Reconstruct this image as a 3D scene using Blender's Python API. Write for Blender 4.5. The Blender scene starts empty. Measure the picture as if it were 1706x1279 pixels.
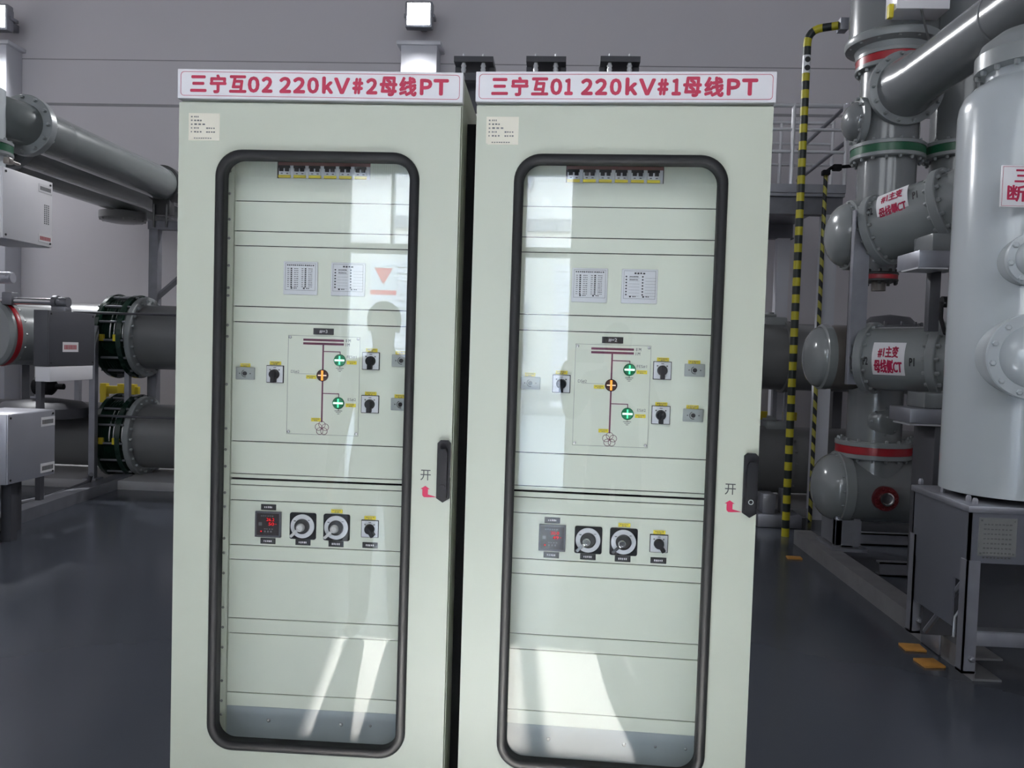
import bpy, bmesh, math, random
import numpy as np
from mathutils import Vector, Matrix, Euler
random.seed(7)
S = bpy.context.scene
COL = S.collection
PI = math.pi

# ------------------------------------------------------------------ camera, exposure, sky, sun, added fill glow
FPX = 1342.376                                   # focal length in pixels of the 1706 px wide frame
CAM = Vector((0.2406, -2.2317, 1.5385))
YAW, PITCH, ROLL = -0.05298, -0.04047, 0.0310
fw = Vector((math.sin(YAW)*math.cos(PITCH), math.cos(YAW)*math.cos(PITCH), math.sin(PITCH)))
r0 = Vector((math.cos(YAW), -math.sin(YAW), 0)); u0 = r0.cross(fw)
rt = math.cos(ROLL)*r0 + math.sin(ROLL)*u0
up = -math.sin(ROLL)*r0 + math.cos(ROLL)*u0
cd = bpy.data.cameras.new('camera'); cam = bpy.data.objects.new('camera', cd); COL.objects.link(cam)
cd.sensor_fit = 'HORIZONTAL'; cd.sensor_width = 36.0; cd.lens = FPX/1706*36.0
cd.clip_start = 0.05; cd.clip_end = 200
M = Matrix.Identity(4)
for i in range(3):
    M[i][0], M[i][1], M[i][2], M[i][3] = rt[i], up[i], -fw[i], CAM[i]
cam.matrix_world = M
S.camera = cam
S.view_settings.view_transform = 'Standard'; S.view_settings.look = 'None'
S.view_settings.gamma = 1.0; S.view_settings.use_curve_mapping = False
S.view_settings.exposure = 0.06
try:
    S.cycles.use_denoising = True; S.cycles.sample_clamp_indirect = 12.0; S.cycles.caustics_reflective = False
    S.cycles.max_bounces = 10; S.cycles.transparent_max_bounces = 12
except Exception: pass

w = bpy.data.worlds.new('sky'); S.world = w; w.use_nodes = True
wn = w.node_tree; bgn = wn.nodes['Background']
wtc = wn.nodes.new('ShaderNodeTexCoord'); wsp = wn.nodes.new('ShaderNodeSeparateXYZ')
wrp = wn.nodes.new('ShaderNodeValToRGB')
wrp.color_ramp.elements[0].position = 0.0; wrp.color_ramp.elements[0].color = (0.92, 0.96, 1.0, 1)
wrp.color_ramp.elements[1].position = 0.8; wrp.color_ramp.elements[1].color = (0.42, 0.62, 1.0, 1)
wn.links.new(wtc.outputs['Generated'], wsp.inputs[0]); wn.links.new(wsp.outputs['Z'], wrp.inputs[0])
wn.links.new(wrp.outputs[0], bgn.inputs['Color']); bgn.inputs['Strength'].default_value = 21.0

sd = bpy.data.lights.new('sun', 'SUN'); sun = bpy.data.objects.new('sun', sd); COL.objects.link(sun)
sd.energy = 1500.0; sd.angle = 0.0093; sd.color = (1.0, 0.96, 0.88)
sun.location = (-1.5, -14, 8)
sun.rotation_euler = Vector((0.14, 1.0, -0.623)).to_track_quat('-Z', 'Y').to_euler()

FILL_GLOW = 3.3          # brightness of the high windows added behind the camera for fill light

# ------------------------------------------------------------------ pixel -> place helpers (real depths are given)
def ray(px, py): return fw + rt*((px-853)/FPX) - up*((py-639.5)/FPX)
def at(px, py, Y):
    d = ray(px, py); return CAM + d*((Y-CAM.y)/d.y)
def atX(px, py, X):
    d = ray(px, py); return CAM + d*((X-CAM.x)/d.x)
def atZ(px, py, Z):
    d = ray(px, py); return CAM + d*((Z-CAM.z)/d.z)
def size(npx, p): return npx*((p-CAM).dot(fw))/FPX

# ------------------------------------------------------------------ materials
MAT = {}
def mat(name, rgb, rough=.5, metal=0., var=.06, scale=6., coat=0., bump=0., bscale=60., spec=.5, rvar=0.):
    m = bpy.data.materials.new(name); m.use_nodes = True; nt = m.node_tree; b = nt.nodes['Principled BSDF']
    b.inputs['Roughness'].default_value = rough; b.inputs['Metallic'].default_value = metal
    b.inputs['Specular IOR Level'].default_value = spec
    if coat: b.inputs['Coat Weight'].default_value = coat; b.inputs['Coat Roughness'].default_value = .12
    tc = nt.nodes.new('ShaderNodeTexCoord'); nz = nt.nodes.new('ShaderNodeTexNoise')
    nz.inputs['Scale'].default_value = scale; nz.inputs['Detail'].default_value = 4
    nt.links.new(tc.outputs['Object'], nz.inputs['Vector'])
    mx = nt.nodes.new('ShaderNodeMix'); mx.data_type = 'RGBA'
    mx.inputs[6].default_value = tuple(c*(1-var) for c in rgb)+(1,); mx.inputs[7].default_value = tuple(min(1, c*(1+var)) for c in rgb)+(1,)
    nt.links.new(nz.outputs['Fac'], mx.inputs[0]); nt.links.new(mx.outputs[2], b.inputs['Base Color'])
    if rvar:
        mr = nt.nodes.new('ShaderNodeMapRange'); mr.inputs['To Min'].default_value = rough-rvar; mr.inputs['To Max'].default_value = rough+rvar
        nt.links.new(nz.outputs['Fac'], mr.inputs['Value']); nt.links.new(mr.outputs[0], b.inputs['Roughness'])
    if bump:
        n2 = nt.nodes.new('ShaderNodeTexNoise'); n2.inputs['Scale'].default_value = bscale; n2.inputs['Detail'].default_value = 3
        bp = nt.nodes.new('ShaderNodeBump'); bp.inputs['Strength'].default_value = bump; bp.inputs['Distance'].default_value = .01
        nt.links.new(tc.outputs['Object'], n2.inputs['Vector']); nt.links.new(n2.outputs['Fac'], bp.inputs['Height']); nt.links.new(bp.outputs[0], b.inputs['Normal'])
    MAT[name] = m; return m
def emit(name, rgb, strength):
    m = bpy.data.materials.new(name); m.use_nodes = True; nt = m.node_tree; nt.nodes.clear()
    e = nt.nodes.new('ShaderNodeEmission'); o = nt.nodes.new('ShaderNodeOutputMaterial')
    e.inputs[0].default_value = tuple(rgb)+(1,); e.inputs[1].default_value = strength
    nt.links.new(e.outputs[0], o.inputs[0]); MAT[name] = m; return m
def glass(name, tint, ior):
    m = bpy.data.materials.new(name); m.use_nodes = True; nt = m.node_tree; nt.nodes.clear()
    o = nt.nodes.new('ShaderNodeOutputMaterial'); t = nt.nodes.new('ShaderNodeBsdfTransparent'); t.inputs[0].default_value = tuple(tint)+(1,)
    t2 = nt.nodes.new('ShaderNodeBsdfTransparent')
    g = nt.nodes.new('ShaderNodeBsdfGlossy'); g.inputs['Roughness'].default_value = 0.0
    f = nt.nodes.new('ShaderNodeFresnel'); f.inputs[0].default_value = ior
    geo = nt.nodes.new('ShaderNodeNewGeometry')
    a = nt.nodes.new('ShaderNodeMixShader'); b = nt.nodes.new('ShaderNodeMixShader')
    nt.links.new(f.outputs[0], a.inputs[0]); nt.links.new(t.outputs[0], a.inputs[1]); nt.links.new(g.outputs[0], a.inputs[2])
    nt.links.new(geo.outputs['Backfacing'], b.inputs[0]); nt.links.new(a.outputs[0], b.inputs[1]); nt.links.new(t2.outputs[0], b.inputs[2])
    nt.links.new(b.outputs[0], o.inputs[0]); MAT[name] = m; return m
def stripes(name, c1, c2, period, tilt=0.0):
    m = mat(name, c1, .45, 0, .0); nt = m.node_tree; b = nt.nodes['Principled BSDF']
    at_ = nt.nodes.new('ShaderNodeAttribute'); at_.attribute_name = 'run_length'
    tc = nt.nodes.new('ShaderNodeTexCoord'); sp = nt.nodes.new('ShaderNodeSeparateXYZ'); nt.links.new(tc.outputs['Object'], sp.inputs[0])
    ml = nt.nodes.new('ShaderNodeMath'); ml.operation = 'MULTIPLY_ADD'; ml.inputs[1].default_value = tilt; nt.links.new(sp.outputs[0], ml.inputs[0]); nt.links.new(at_.outputs['Fac'], ml.inputs[2])
    dv = nt.nodes.new('ShaderNodeMath'); dv.operation = 'DIVIDE'; dv.inputs[1].default_value = period; nt.links.new(ml.outputs[0], dv.inputs[0])
    fr = nt.nodes.new('ShaderNodeMath'); fr.operation = 'FRACT'; nt.links.new(dv.outputs[0], fr.inputs[0])
    gt = nt.nodes.new('ShaderNodeMath'); gt.operation = 'GREATER_THAN'; gt.inputs[1].default_value = .5; nt.links.new(fr.outputs[0], gt.inputs[0])
    mx = nt.nodes.new('ShaderNodeMix'); mx.data_type = 'RGBA'; mx.inputs[6].default_value = tuple(c1)+(1,); mx.inputs[7].default_value = tuple(c2)+(1,)
    nt.links.new(gt.outputs[0], mx.inputs[0]); nt.links.new(mx.outputs[2], b.inputs['Base Color']); return m

CABP = (0.475, 0.495, 0.40)
mat('cabinet_paint', CABP, .42, 0, .015, 3., bump=.03, bscale=400.)
mat('panel_paint', (0.75, 0.785, 0.655), .45, 0, .015, 3., bump=.02, bscale=400.)
mat('shaded_plinth_paint', (0.40, 0.45, 0.465), .45, 0, .02, 3.)  # shade on the lower inside panel put into a darker blue-grey
mat('rubber', (0.010, 0.010, 0.011), .62, 0, .1, 20., spec=.3)
mat('black_plastic', (0.013, 0.013, 0.015), .5, 0, .1, 20., spec=.15)
mat('dark_gap', (0.010, 0.010, 0.010), .9, 0, .05, spec=.05)  # near-black standing in for the shade inside gaps
mat('white_plate', (0.80, 0.78, 0.79), .4, 0, .01)
mat('paper', (0.78, 0.73, 0.60), .7, 0, .02)
mat('white_plastic', (0.74, 0.75, 0.76), .4, 0, .02)
mat('red_ink', (0.46, 0.012, 0.065), .5, 0, .02)
mat('title_red', (0.42, 0.007, 0.05), .5, 0, .02)
mat('dark_red', (0.15, 0.012, 0.015), .4, 0, .1)
mat('red_paint', (0.36, 0.012, 0.02), .35, 0, .05)
mat('green_paint', (0.012, 0.10, 0.045), .3, 0, .1)
mat('dark_green', (0.010, 0.030, 0.020), .22, 0, .3, 3., coat=.4)
mat('black_ink', (0.02, 0.02, 0.022), .6, 0, .02)
mat('grey_ink', (0.13, 0.13, 0.13), .6, 0, .02)
mat('purple_ink', (0.12, 0.012, 0.045), .5, 0, .02)
mat('yellow_label', (0.75, 0.62, 0.03), .5, 0, .05)
mat('yellow_paint', (0.55, 0.42, 0.02), .4, 0, .1)
mat('orange_block', (0.55, 0.26, 0.05), .6, 0, .2, 20.)
mat('key_grey', (0.36, 0.39, 0.37), .45, 0, .02)
mat('copper_red', (0.25, 0.10, 0.09), .4, .3, .1)
mat('chrome', (0.75, 0.75, 0.74), .14, 1., .03)
mat('lever_steel', (0.82, 0.81, 0.78), .25, .35, .03)
mat('stand_steel', (0.30, 0.31, 0.35), .33, .75, .08, 3., rvar=.06)
mat('screw_steel', (0.62, 0.62, 0.61), .22, .55, .05)
mat('galvanised', (0.36, 0.365, 0.40), .42, .75, .22, 9., rvar=.08)
mat('galvanised_dark', (0.20, 0.20, 0.22), .5, .6, .25, 9.)
mat('stainless', (0.55, 0.55, 0.60), .34, .55, .06, 4., rvar=.05)
mat('aluminium', (0.70, 0.71, 0.73), .32, .6, .05)
mat('steel_beam', (0.25, 0.245, 0.25), .5, .35, .3, 7.)
mat('drum_paint', (0.25, 0.265, 0.265), .2, 0, .04, 2., coat=.7)
mat('tank_paint', (0.48, 0.515, 0.53), .22, 0, .03, 2., coat=.5)
mat('overhead_paint', (0.14, 0.155, 0.15), .24, 0, .05, 2., coat=.6)
mat('duct_paint', (0.185, 0.195, 0.197), .22, 0, .05, 2., coat=.5)
mat('bus_paint', (0.165, 0.165, 0.165), .32, 0, .06, 2., coat=.2)
mat('flange_paint', (0.26, 0.275, 0.275), .3, 0, .05, 4.)
mat('bronze_pipe', (0.17, 0.15, 0.135), .35, .3, .08)
mat('grey_box', (0.075, 0.075, 0.085), .45, 0, .05)
mat('white_box', (0.80, 0.78, 0.80), .35, 0, .03)
mat('bolt_dark', (0.06, 0.06, 0.06), .4, .6, .1)
mat('wall_paint', (0.66, 0.63, 0.65), .85, 0, .035, .5, bump=.04, bscale=30.)
mat('pillar_paint', (0.66, 0.66, 0.70), .8, 0, .03, 1.)
mat('wall_joint', (0.33, 0.32, 0.33), .8, 0, .1)
mat('ceiling_paint', (0.55, 0.55, 0.57), .8, 0, .03)
mat('concrete', (0.34, 0.335, 0.34), .55, 0, .12, 3.)
mat('window_frame_paint', (0.55, 0.56, 0.57), .4, .3, .03)
mat('facade_paint', (0.80, 0.77, 0.68), .8, 0, .03, 1.)
mat('outdoor_concrete', (0.42, 0.40, 0.37), .9, 0, .1, 1.)
mat('cloth_navy', (0.05, 0.055, 0.075), .85, 0, .15, 20.)
mat('cloth_grey', (0.10, 0.105, 0.11), .85, 0, .15, 20.)
mat('trousers', (0.035, 0.035, 0.042), .85, 0, .15, 20.)
mat('shoe', (0.02, 0.018, 0.016), .5, 0, .1)
mat('skin', (0.52, 0.33, 0.25), .5, 0, .06, 20.)
mat('hair', (0.012, 0.010, 0.009), .5, 0, .2, 60.)
mat('eye_white', (0.75, 0.75, 0.74), .2, 0, .0)
mat('lip', (0.42, 0.18, 0.16), .5, 0, .05)
mat('rail_steel', (0.80, 0.80, 0.82), .3, .25, .04)
mat('plate_metal', (0.33, 0.335, 0.32), .4, .6, .08, 40.)
stripes('hazard_stripe', (0.46, 0.40, 0.015), (0.012, 0.018, 0.016), .145)
stripes('hazard_stripe_thin', (0.50, 0.46, 0.08), (0.015, 0.018, 0.016), .135, 1.2)
glass('door_glass', (0.985, 0.99, 0.985), 1.75)
glass('clear_glass', (0.95, 0.96, 0.96), 1.5)
glass('tinted_glass', (0.80, 0.83, 0.81), 1.5)
def frosted(name, rgb):
    m = bpy.data.materials.new(name); m.use_nodes = True; nt = m.node_tree; nt.nodes.clear()
    o = nt.nodes.new('ShaderNodeOutputMaterial'); t = nt.nodes.new('ShaderNodeBsdfTranslucent'); t.inputs[0].default_value = tuple(rgb)+(1,)
    nt.links.new(t.outputs[0], o.inputs[0]); MAT[name] = m
frosted('sun_stop_glass', (0.50, 0.52, 0.54)); frosted('film_white', (0.97, 0.97, 0.97)); frosted('film_red', (0.95, 0.14, 0.24))
emit('led_green', (0.10, 1.0, 0.45), 1.6); emit('led_orange', (1.0, 0.36, 0.06), 1.5)
emit('led_white_green', (0.65, 1.0, 0.80), 1.6); emit('led_white_orange', (1.0, 0.80, 0.62), 1.0); emit('led_red', (1.0, 0.02, 0.03), 1.0)
emit('lamp_glow', (0.97, 0.98, 1.0), 30.0); emit('added_glow_pane', (0.90, 0.95, 1.0), FILL_GLOW)
mat('led_green_lens', (0.01, 0.16, 0.07), .25, 0, .05); mat('led_orange_lens', (0.05, 0.02, 0.015), .25, 0, .05)
mat('meter_face', (0.03, 0.022, 0.022), .2, 0, .05, coat=.5)

def floor_material():
    m = mat('floor_epoxy', (0.062, 0.069, 0.085), .16, 0, .10, .8, spec=.5); nt = m.node_tree; b = nt.nodes['Principled BSDF']
    tc = nt.nodes.new('ShaderNodeTexCoord'); n = nt.nodes.new('ShaderNodeTexNoise'); n.inputs['Scale'].default_value = 1.3; n.inputs['Detail'].default_value = 6
    nt.links.new(tc.outputs['Object'], n.inputs['Vector'])
    mr = nt.nodes.new('ShaderNodeMapRange'); mr.inputs['To Min'].default_value = .9; mr.inputs['To Max'].default_value = 1.1
    b.inputs['Roughness'].default_value = .21
    bp = nt.nodes.new('ShaderNodeBump'); bp.inputs['Strength'].default_value = .03; bp.inputs['Distance'].default_value = .02
    n3 = nt.nodes.new('ShaderNodeTexNoise'); n3.inputs['Scale'].default_value = 4.; nt.links.new(tc.outputs['Object'], n3.inputs['Vector'])
    nt.links.new(n3.outputs['Fac'], bp.inputs['Height']); nt.links.new(bp.outputs[0], b.inputs['Normal'])
floor_material()

# ------------------------------------------------------------------ mesh builder
def frame_of(axis):
    a = Vector(axis).normalized(); h = Vector((0, 0, 1)) if abs(a.z) < .9 else Vector((0, 1, 0))
    e1 = h.cross(a).normalized(); e2 = a.cross(e1); return a, e1, e2
def world(o):
    m = o.matrix_basis.copy(); q = o.parent
    while q: m = q.matrix_basis @ m; q = q.parent
    return m
class MB:
    def __init__(s): s.bm = bmesh.new()
    def poly(s, pts):
        vs = [s.bm.verts.new(p) for p in pts]
        try: return s.bm.faces.new(vs)
        except Exception: return None
    def box(s, lo, hi, bev=0.0, mtx=None):
        lo, hi = Vector(lo), Vector(hi); r = bmesh.ops.create_cube(s.bm, size=1.0); vs = r['verts']
        for v in vs: v.co = Vector(((v.co.x+.5)*(hi.x-lo.x)+lo.x, (v.co.y+.5)*(hi.y-lo.y)+lo.y, (v.co.z+.5)*(hi.z-lo.z)+lo.z))
        if bev:
            es = list({e for v in vs for e in v.link_edges})
            r = bmesh.ops.bevel(s.bm, geom=es, offset=bev, segments=2, affect='EDGES', profile=.5, clamp_overlap=True)
            vs = list({v for f in r['faces'] for v in f.verts} | {v for v in vs if v.is_valid})
        if mtx is not None:
            for v in vs: v.co = mtx @ v.co
        return s
    def cbox(s, c, d, bev=0.0, mtx=None):
        c, d = Vector(c), Vector(d)/2; return s.box(c-d, c+d, bev, mtx)
    def lathe(s, prof, o, axis=(0, 0, 1), seg=40, caps=True):
        a, e1, e2 = frame_of(axis); o = Vector(o); rings = []
        for r, h in prof:
            if r < 1e-6: rings.append([s.bm.verts.new(o+a*h)])
            else: rings.append([s.bm.verts.new(o+a*h+(e1*math.cos(2*PI*k/seg)+e2*math.sin(2*PI*k/seg))*r) for k in range(seg)])
        for A, B in zip(rings, rings[1:]):
            for k in range(seg):
                k2 = (k+1) % seg
                if len(A) == 1 and len(B) == 1: continue
                if len(A) == 1: s.bm.faces.new((A[0], B[k2], B[k]))
                elif len(B) == 1: s.bm.faces.new((A[k], A[k2], B[0]))
                else: s.bm.faces.new((A[k], A[k2], B[k2], B[k]))
        if caps:
            if len(rings[0]) > 1: s.bm.faces.new(rings[0][::-1])
            if len(rings[-1]) > 1: s.bm.faces.new(rings[-1])
        return s
    def cyl(s, p0, p1, r, seg=24, r1=None, bev=0.0):
        p0, p1 = Vector(p0), Vector(p1); L = (p1-p0).length; r1 = r if r1 is None else r1
        prof = [(r, 0), (r1, L)] if not bev else [(r-bev, 0), (r, bev), (r1, L-bev), (r1-bev, L)]
        return s.lathe(prof, p0, p1-p0, seg)
    def tube(s, pts, r, seg=10, close=False):
        pts = [Vector(p) for p in pts]; n = len(pts); rings = []; prev = None
        for i, p in enumerate(pts):
            if close: t = (pts[(i+1) % n]-pts[i-1])
            else: t = pts[min(i+1, n-1)]-pts[max(i-1, 0)]
            t.normalize()
            if prev is None: _, e1, e2 = frame_of(t)
            else:
                e1 = prev-t*prev.dot(t); e1.normalize(); e2 = t.cross(e1)
            prev = e1; rr = r[i] if isinstance(r, (list, tuple)) else r
            rings.append([s.bm.verts.new(p+(e1*math.cos(2*PI*k/seg)+e2*math.sin(2*PI*k/seg))*rr) for k in range(seg)])
        pr = list(zip(rings, rings[1:])) + ([(rings[-1], rings[0])] if close else [])
        for A, B in pr:
            for k in range(seg): s.bm.faces.new((A[k], A[(k+1) % seg], B[(k+1) % seg], B[k]))
        if not close: s.bm.faces.new(rings[0][::-1]); s.bm.faces.new(rings[-1])
        return s
    def prism(s, pts, o, ex, ey, h):
        o, ex, ey = Vector(o), Vector(ex), Vector(ey); n = ex.cross(ey).normalized()
        A = [s.bm.verts.new(o+ex*x+ey*y) for x, y in pts]; B = [s.bm.verts.new(o+ex*x+ey*y+n*h) for x, y in pts]; k = len(pts)
        s.bm.faces.new(A[::-1]); s.bm.faces.new(B)
        for i in range(k): s.bm.faces.new((A[i], A[(i+1) % k], B[(i+1) % k], B[i]))
        return s
    def ringplate(s, outer, inner, o, ex, ey, h):
        """a flat plate with a hole, h thick"""
        o, ex, ey = Vector(o), Vector(ex), Vector(ey); n = ex.cross(ey).normalized()
        loops = []
        for off in (0, h):
            ls = []; es = []
            for pts in (outer, inner):
                vs = [s.bm.verts.new(o+ex*x+ey*y+n*off) for x, y in pts]
                es += [s.bm.edges.new((vs[i], vs[(i+1) % len(vs)])) for i in range(len(vs))]; ls.append(vs)
            bmesh.ops.triangle_fill(s.bm, edges=es, use_beauty=True, use_dissolve=False); loops.append(ls)
        for j in (0, 1):
            A, B = loops[0][j], loops[1][j]
            for i in range(len(A)): s.bm.faces.new((A[i], A[(i+1) % len(A)], B[(i+1) % len(A)], B[i]))
        return s
    def bolts(s, c, axis, R, n, r=.012, h=.02, a0=0.):
        a, e1, e2 = frame_of(axis); c = Vector(c)
        for k in range(n):
            t = a0+2*PI*k/n; p = c+(e1*math.cos(t)+e2*math.sin(t))*R
            s.lathe([(r, 0), (r, h*.7), (r*.7, h)], p, a, 6)
        return s
    def text(s, body, o, ex, ey, fit, bold=0.0, depth=.0006):
        """lettering filling a fit = (width, height) box centred on o in the plane ex, ey"""
        cu = bpy.data.curves.new('t', 'FONT'); cu.body = body; cu.size = 1.0; cu.resolution_u = 3
        ob = bpy.data.objects.new('t', cu); COL.objects.link(ob)
        me = bpy.data.meshes.new_from_object(ob.evaluated_get(bpy.context.evaluated_depsgraph_get()))
        bpy.data.objects.remove(ob); bpy.data.curves.remove(cu)
        if not me.vertices: return s
        xs = [v.co.x for v in me.vertices]; ys = [v.co.y for v in me.vertices]
        x0, x1, y0, y1 = min(xs), max(xs), min(ys), max(ys)
        if fit[0] is None: kx = ky = fit[1]/(y1-y0)
        else: kx = fit[0]/(x1-x0); ky = fit[1]/(y1-y0)
        o, ex, ey = Vector(o), Vector(ex), Vector(ey); n = ex.cross(ey).normalized()
        bw = bh = bold*fit[1]
        W2 = (x1-x0)/2*kx; H2 = (y1-y0)/2*ky; qx, qy = (W2-bw)/W2, (H2-bh)/H2     # heavier strokes: the outline laid down several times, inside the same box
        for li, (sx, sy) in enumerate(((0, 0), (1, 0), (-1, 0), (0, 1), (0, -1), (.7, .7), (-.7, .7), (.7, -.7), (-.7, -.7)) if bold else ((0, 0),)):
            lift = depth+li*2.5e-5
            vs = [s.bm.verts.new(o+ex*((v.co.x-(x0+x1)/2)*kx*qx+bw*sx)+ey*((v.co.y-(y0+y1)/2)*ky*qy+bh*sy)+n*lift) for v in me.vertices]
            for p in me.polygons:
                try: s.bm.faces.new([vs[i] for i in p.vertices])
                except Exception: pass
        bpy.data.meshes.remove(me); return s
    def build(s, name, m, parent=None, local=False, sharp=38, flat=False, recalc=True):
        if recalc: bmesh.ops.recalc_face_normals(s.bm, faces=s.bm.faces)
        me = bpy.data.meshes.new(name); s.bm.to_mesh(me); s.bm.free()
        o = bpy.data.objects.new(name, me); COL.objects.link(o)
        if parent is not None:
            o.parent = parent
            if not local: me.transform(world(parent).inverted())
        elif not local:
            n = len(me.vertices); bb = [[v.co[i] for v in me.vertices] for i in range(3)]
            base = Vector(((min(bb[0])+max(bb[0]))/2, (min(bb[1])+max(bb[1]))/2, min(bb[2])))
            me.transform(Matrix.Translation(-base)); o.location = base
        me.materials.append(MAT[m] if isinstance(m, str) else m)
        if not flat:
            me.polygons.foreach_set('use_smooth', [True]*len(me.polygons)); me.set_sharp_from_angle(angle=math.radians(sharp))
        me.update(); return o
def tag(o, label=None, cat=None, group=None, kind=None):
    if label: o['label'] = label
    if cat: o['category'] = cat
    if group: o['group'] = group
    if kind: o['kind'] = kind
    return o
def thing(name, label, cat, loc=(0, 0, 0), rz=0., group=None):
    o = bpy.data.objects.new(name, None); COL.objects.link(o); o.location = loc; o.rotation_euler = (0, 0, rz)
    o.empty_display_size = .1; return tag(o, label, cat, group)
def copy_tree(o, off=(0, 0, 0), label=None):
    c = o.copy(); COL.objects.link(c); c.location = Vector(o.location)+Vector(off)
    if label: c['label'] = label
    for ch in list(o.children):
        d = ch.copy(); COL.objects.link(d); d.parent = c
        for g in list(ch.children):
            e = g.copy(); COL.objects.link(e); e.parent = d
    return c
def rrect(x0, x1, y0, y1, R, n=10):
    pts = []
    for cx, cy, a in ((x1-R, y1-R, 0), (x0+R, y1-R, PI/2), (x0+R, y0+R, PI), (x1-R, y0+R, 3*PI/2)):
        for k in range(n+1):
            t = a+PI/2*k/n; pts.append((cx+R*math.cos(t), cy+R*math.sin(t)))
    return pts
X, Y_, Z = Vector((1, 0, 0)), Vector((0, 1, 0)), Vector((0, 0, 1))

# ------------------------------------------------------------------ the hall
WB, WF, WL, WR, HC = 8.35, -6.0, -9.5, 9.5, 9.0
def struct(o): o['kind'] = 'structure'; return o
m = MB(); m.box((WL-.3, WF-.3, -.2), (WR+.3, WB+.3, 0)); struct(m.build('floor', 'floor_epoxy'))
m = MB(); m.box((WL-.3, WF-.3, HC), (WR+.3, WB+.3, HC+.2)); struct(m.build('ceiling', 'ceiling_paint'))
m = MB(); m.box((WL-.3, WB, 0), (WR+.3, WB+.3, HC)); struct(m.build('wall_back', 'wall_paint'))
m = MB(); m.box((WL-.3, WF, 0), (WL, WB, HC)); struct(m.build('wall_left', 'wall_paint'))
m = MB(); m.box((WR, WF, 0), (WR+.3, WB, HC)); struct(m.build('wall_right', 'wall_paint'))
# front wall behind the camera: one doorway with a transom, two high windows added for fill light
DX0, DX1, DZ, TZ0 = -1.98, -0.02, 3.42, 2.52
WINS = [(-8.2, -2.6), (-.6, 5.0)]; WZ0, WZ1 = 3.8, 6.9
m = MB()
m.box((WL-.3, WF-.3, 0), (DX0, WF, WZ0)); m.box((DX1, WF-.3, 0), (WR+.3, WF, WZ0)); m.box((DX0, WF-.3, DZ), (DX1, WF, WZ0))
m.box((WL-.3, WF-.3, WZ1), (WR+.3, WF, HC))
xs = [WL-.3]+[x for p in WINS for x in p]+[WR+.3]
for i in range(0, len(xs), 2): m.box((xs[i], WF-.3, WZ0), (xs[i+1], WF, WZ1))
struct(m.build('wall_front', 'wall_paint'))
for i, (a, b) in enumerate(WINS):
    f = MB()
    for k in range(5):
        x = a+(b-a)*k/4; f.box((max(a, x-.03), WF-.14, WZ0), (min(b, x+.03), WF-.06, WZ1))
    for z in (WZ0, (WZ0+WZ1)/2-.03, WZ1-.06): f.box((a, WF-.14, z), (b, WF-.06, z+.06))
    o = struct(f.build('window_%d' % (i+1), 'window_frame_paint'))
    p = MB(); p.box((a, WF-.12, WZ0), (b, WF-.11, WZ1)); p.build('pane', 'added_glow_pane', o)  # added fill glow, set above what the door glass mirrors
f = MB()
f.box((DX0, WF-.2, 0), (DX0+.06, WF-.1, DZ)); f.box((DX1-.06, WF-.2, 0), (DX1, WF-.1, DZ)); f.box((DX0, WF-.2, DZ-.06), (DX1, WF-.1, DZ))
f.box((DX0, WF-.2, TZ0), (DX1, WF-.1, TZ0+.1)); f.box((-.62, WF-.2, 0), (-.55, WF-.1, DZ)); f.box((-1.30, WF-.2, 0), (-1.24, WF-.1, TZ0))
f.box((DX0, WF-.2, 0), (DX1, WF-.1, .12)); f.box((-1.49, WF-.2, TZ0+.1), (-1.46, WF-.1, DZ))  # last bar edges the added frosted pane
dr = struct(f.build('door_1', 'window_frame_paint'))
for a, b, g_ in ((DX0+.06, -1.49, 'sun_stop_glass'), (-1.46, -.62, 'clear_glass'), (-.55, DX1-.06, 'clear_glass')):  # left pane made frosted to keep the sun off the floor
    p = MB(); p.box((a, WF-.155, TZ0+.1), (b, WF-.147, DZ-.06)); p.build('transom_pane', g_, dr)
for a, b in ((DX0+.06, -1.30), (-1.24, -.62), (-.55, DX1-.06)):
    p = MB(); p.box((a, WF-.155, .12), (b, WF-.147, TZ0)); p.build('glass_pane', 'tinted_glass', dr)
sq = [(-.14, -.11), (.14, -.11), (.14, .16), (-.14, .16)]; tri = [(-.10, .12), (.10, .12), (0, -.05)]; SO = (-1.56, WF-.146, 2.25)
p = MB(); p.ringplate(sq, tri, SO, -X, Z, .002)
ws = p.build('warning_sign', 'film_white', flat=True); tag(ws, 'square white film sign with red triangle on the doorway glass, mirrored in left cabinet', 'sign')
p = MB(); p.prism(tri, SO, -X, Z, .002); p.build('red_triangle', 'film_red', ws, flat=True)
p = MB(); p.prism([(-.14, -.16), (.14, -.16), (.14, -.112), (-.14, -.112)], SO, -X, Z, .002); p.build('red_bar', 'film_red', ws, flat=True)
m = MB(); m.box((-20, -40, -.25), (20, WF-.3, -.05)); struct(m.build('ground_outside', 'outdoor_concrete'))
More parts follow.
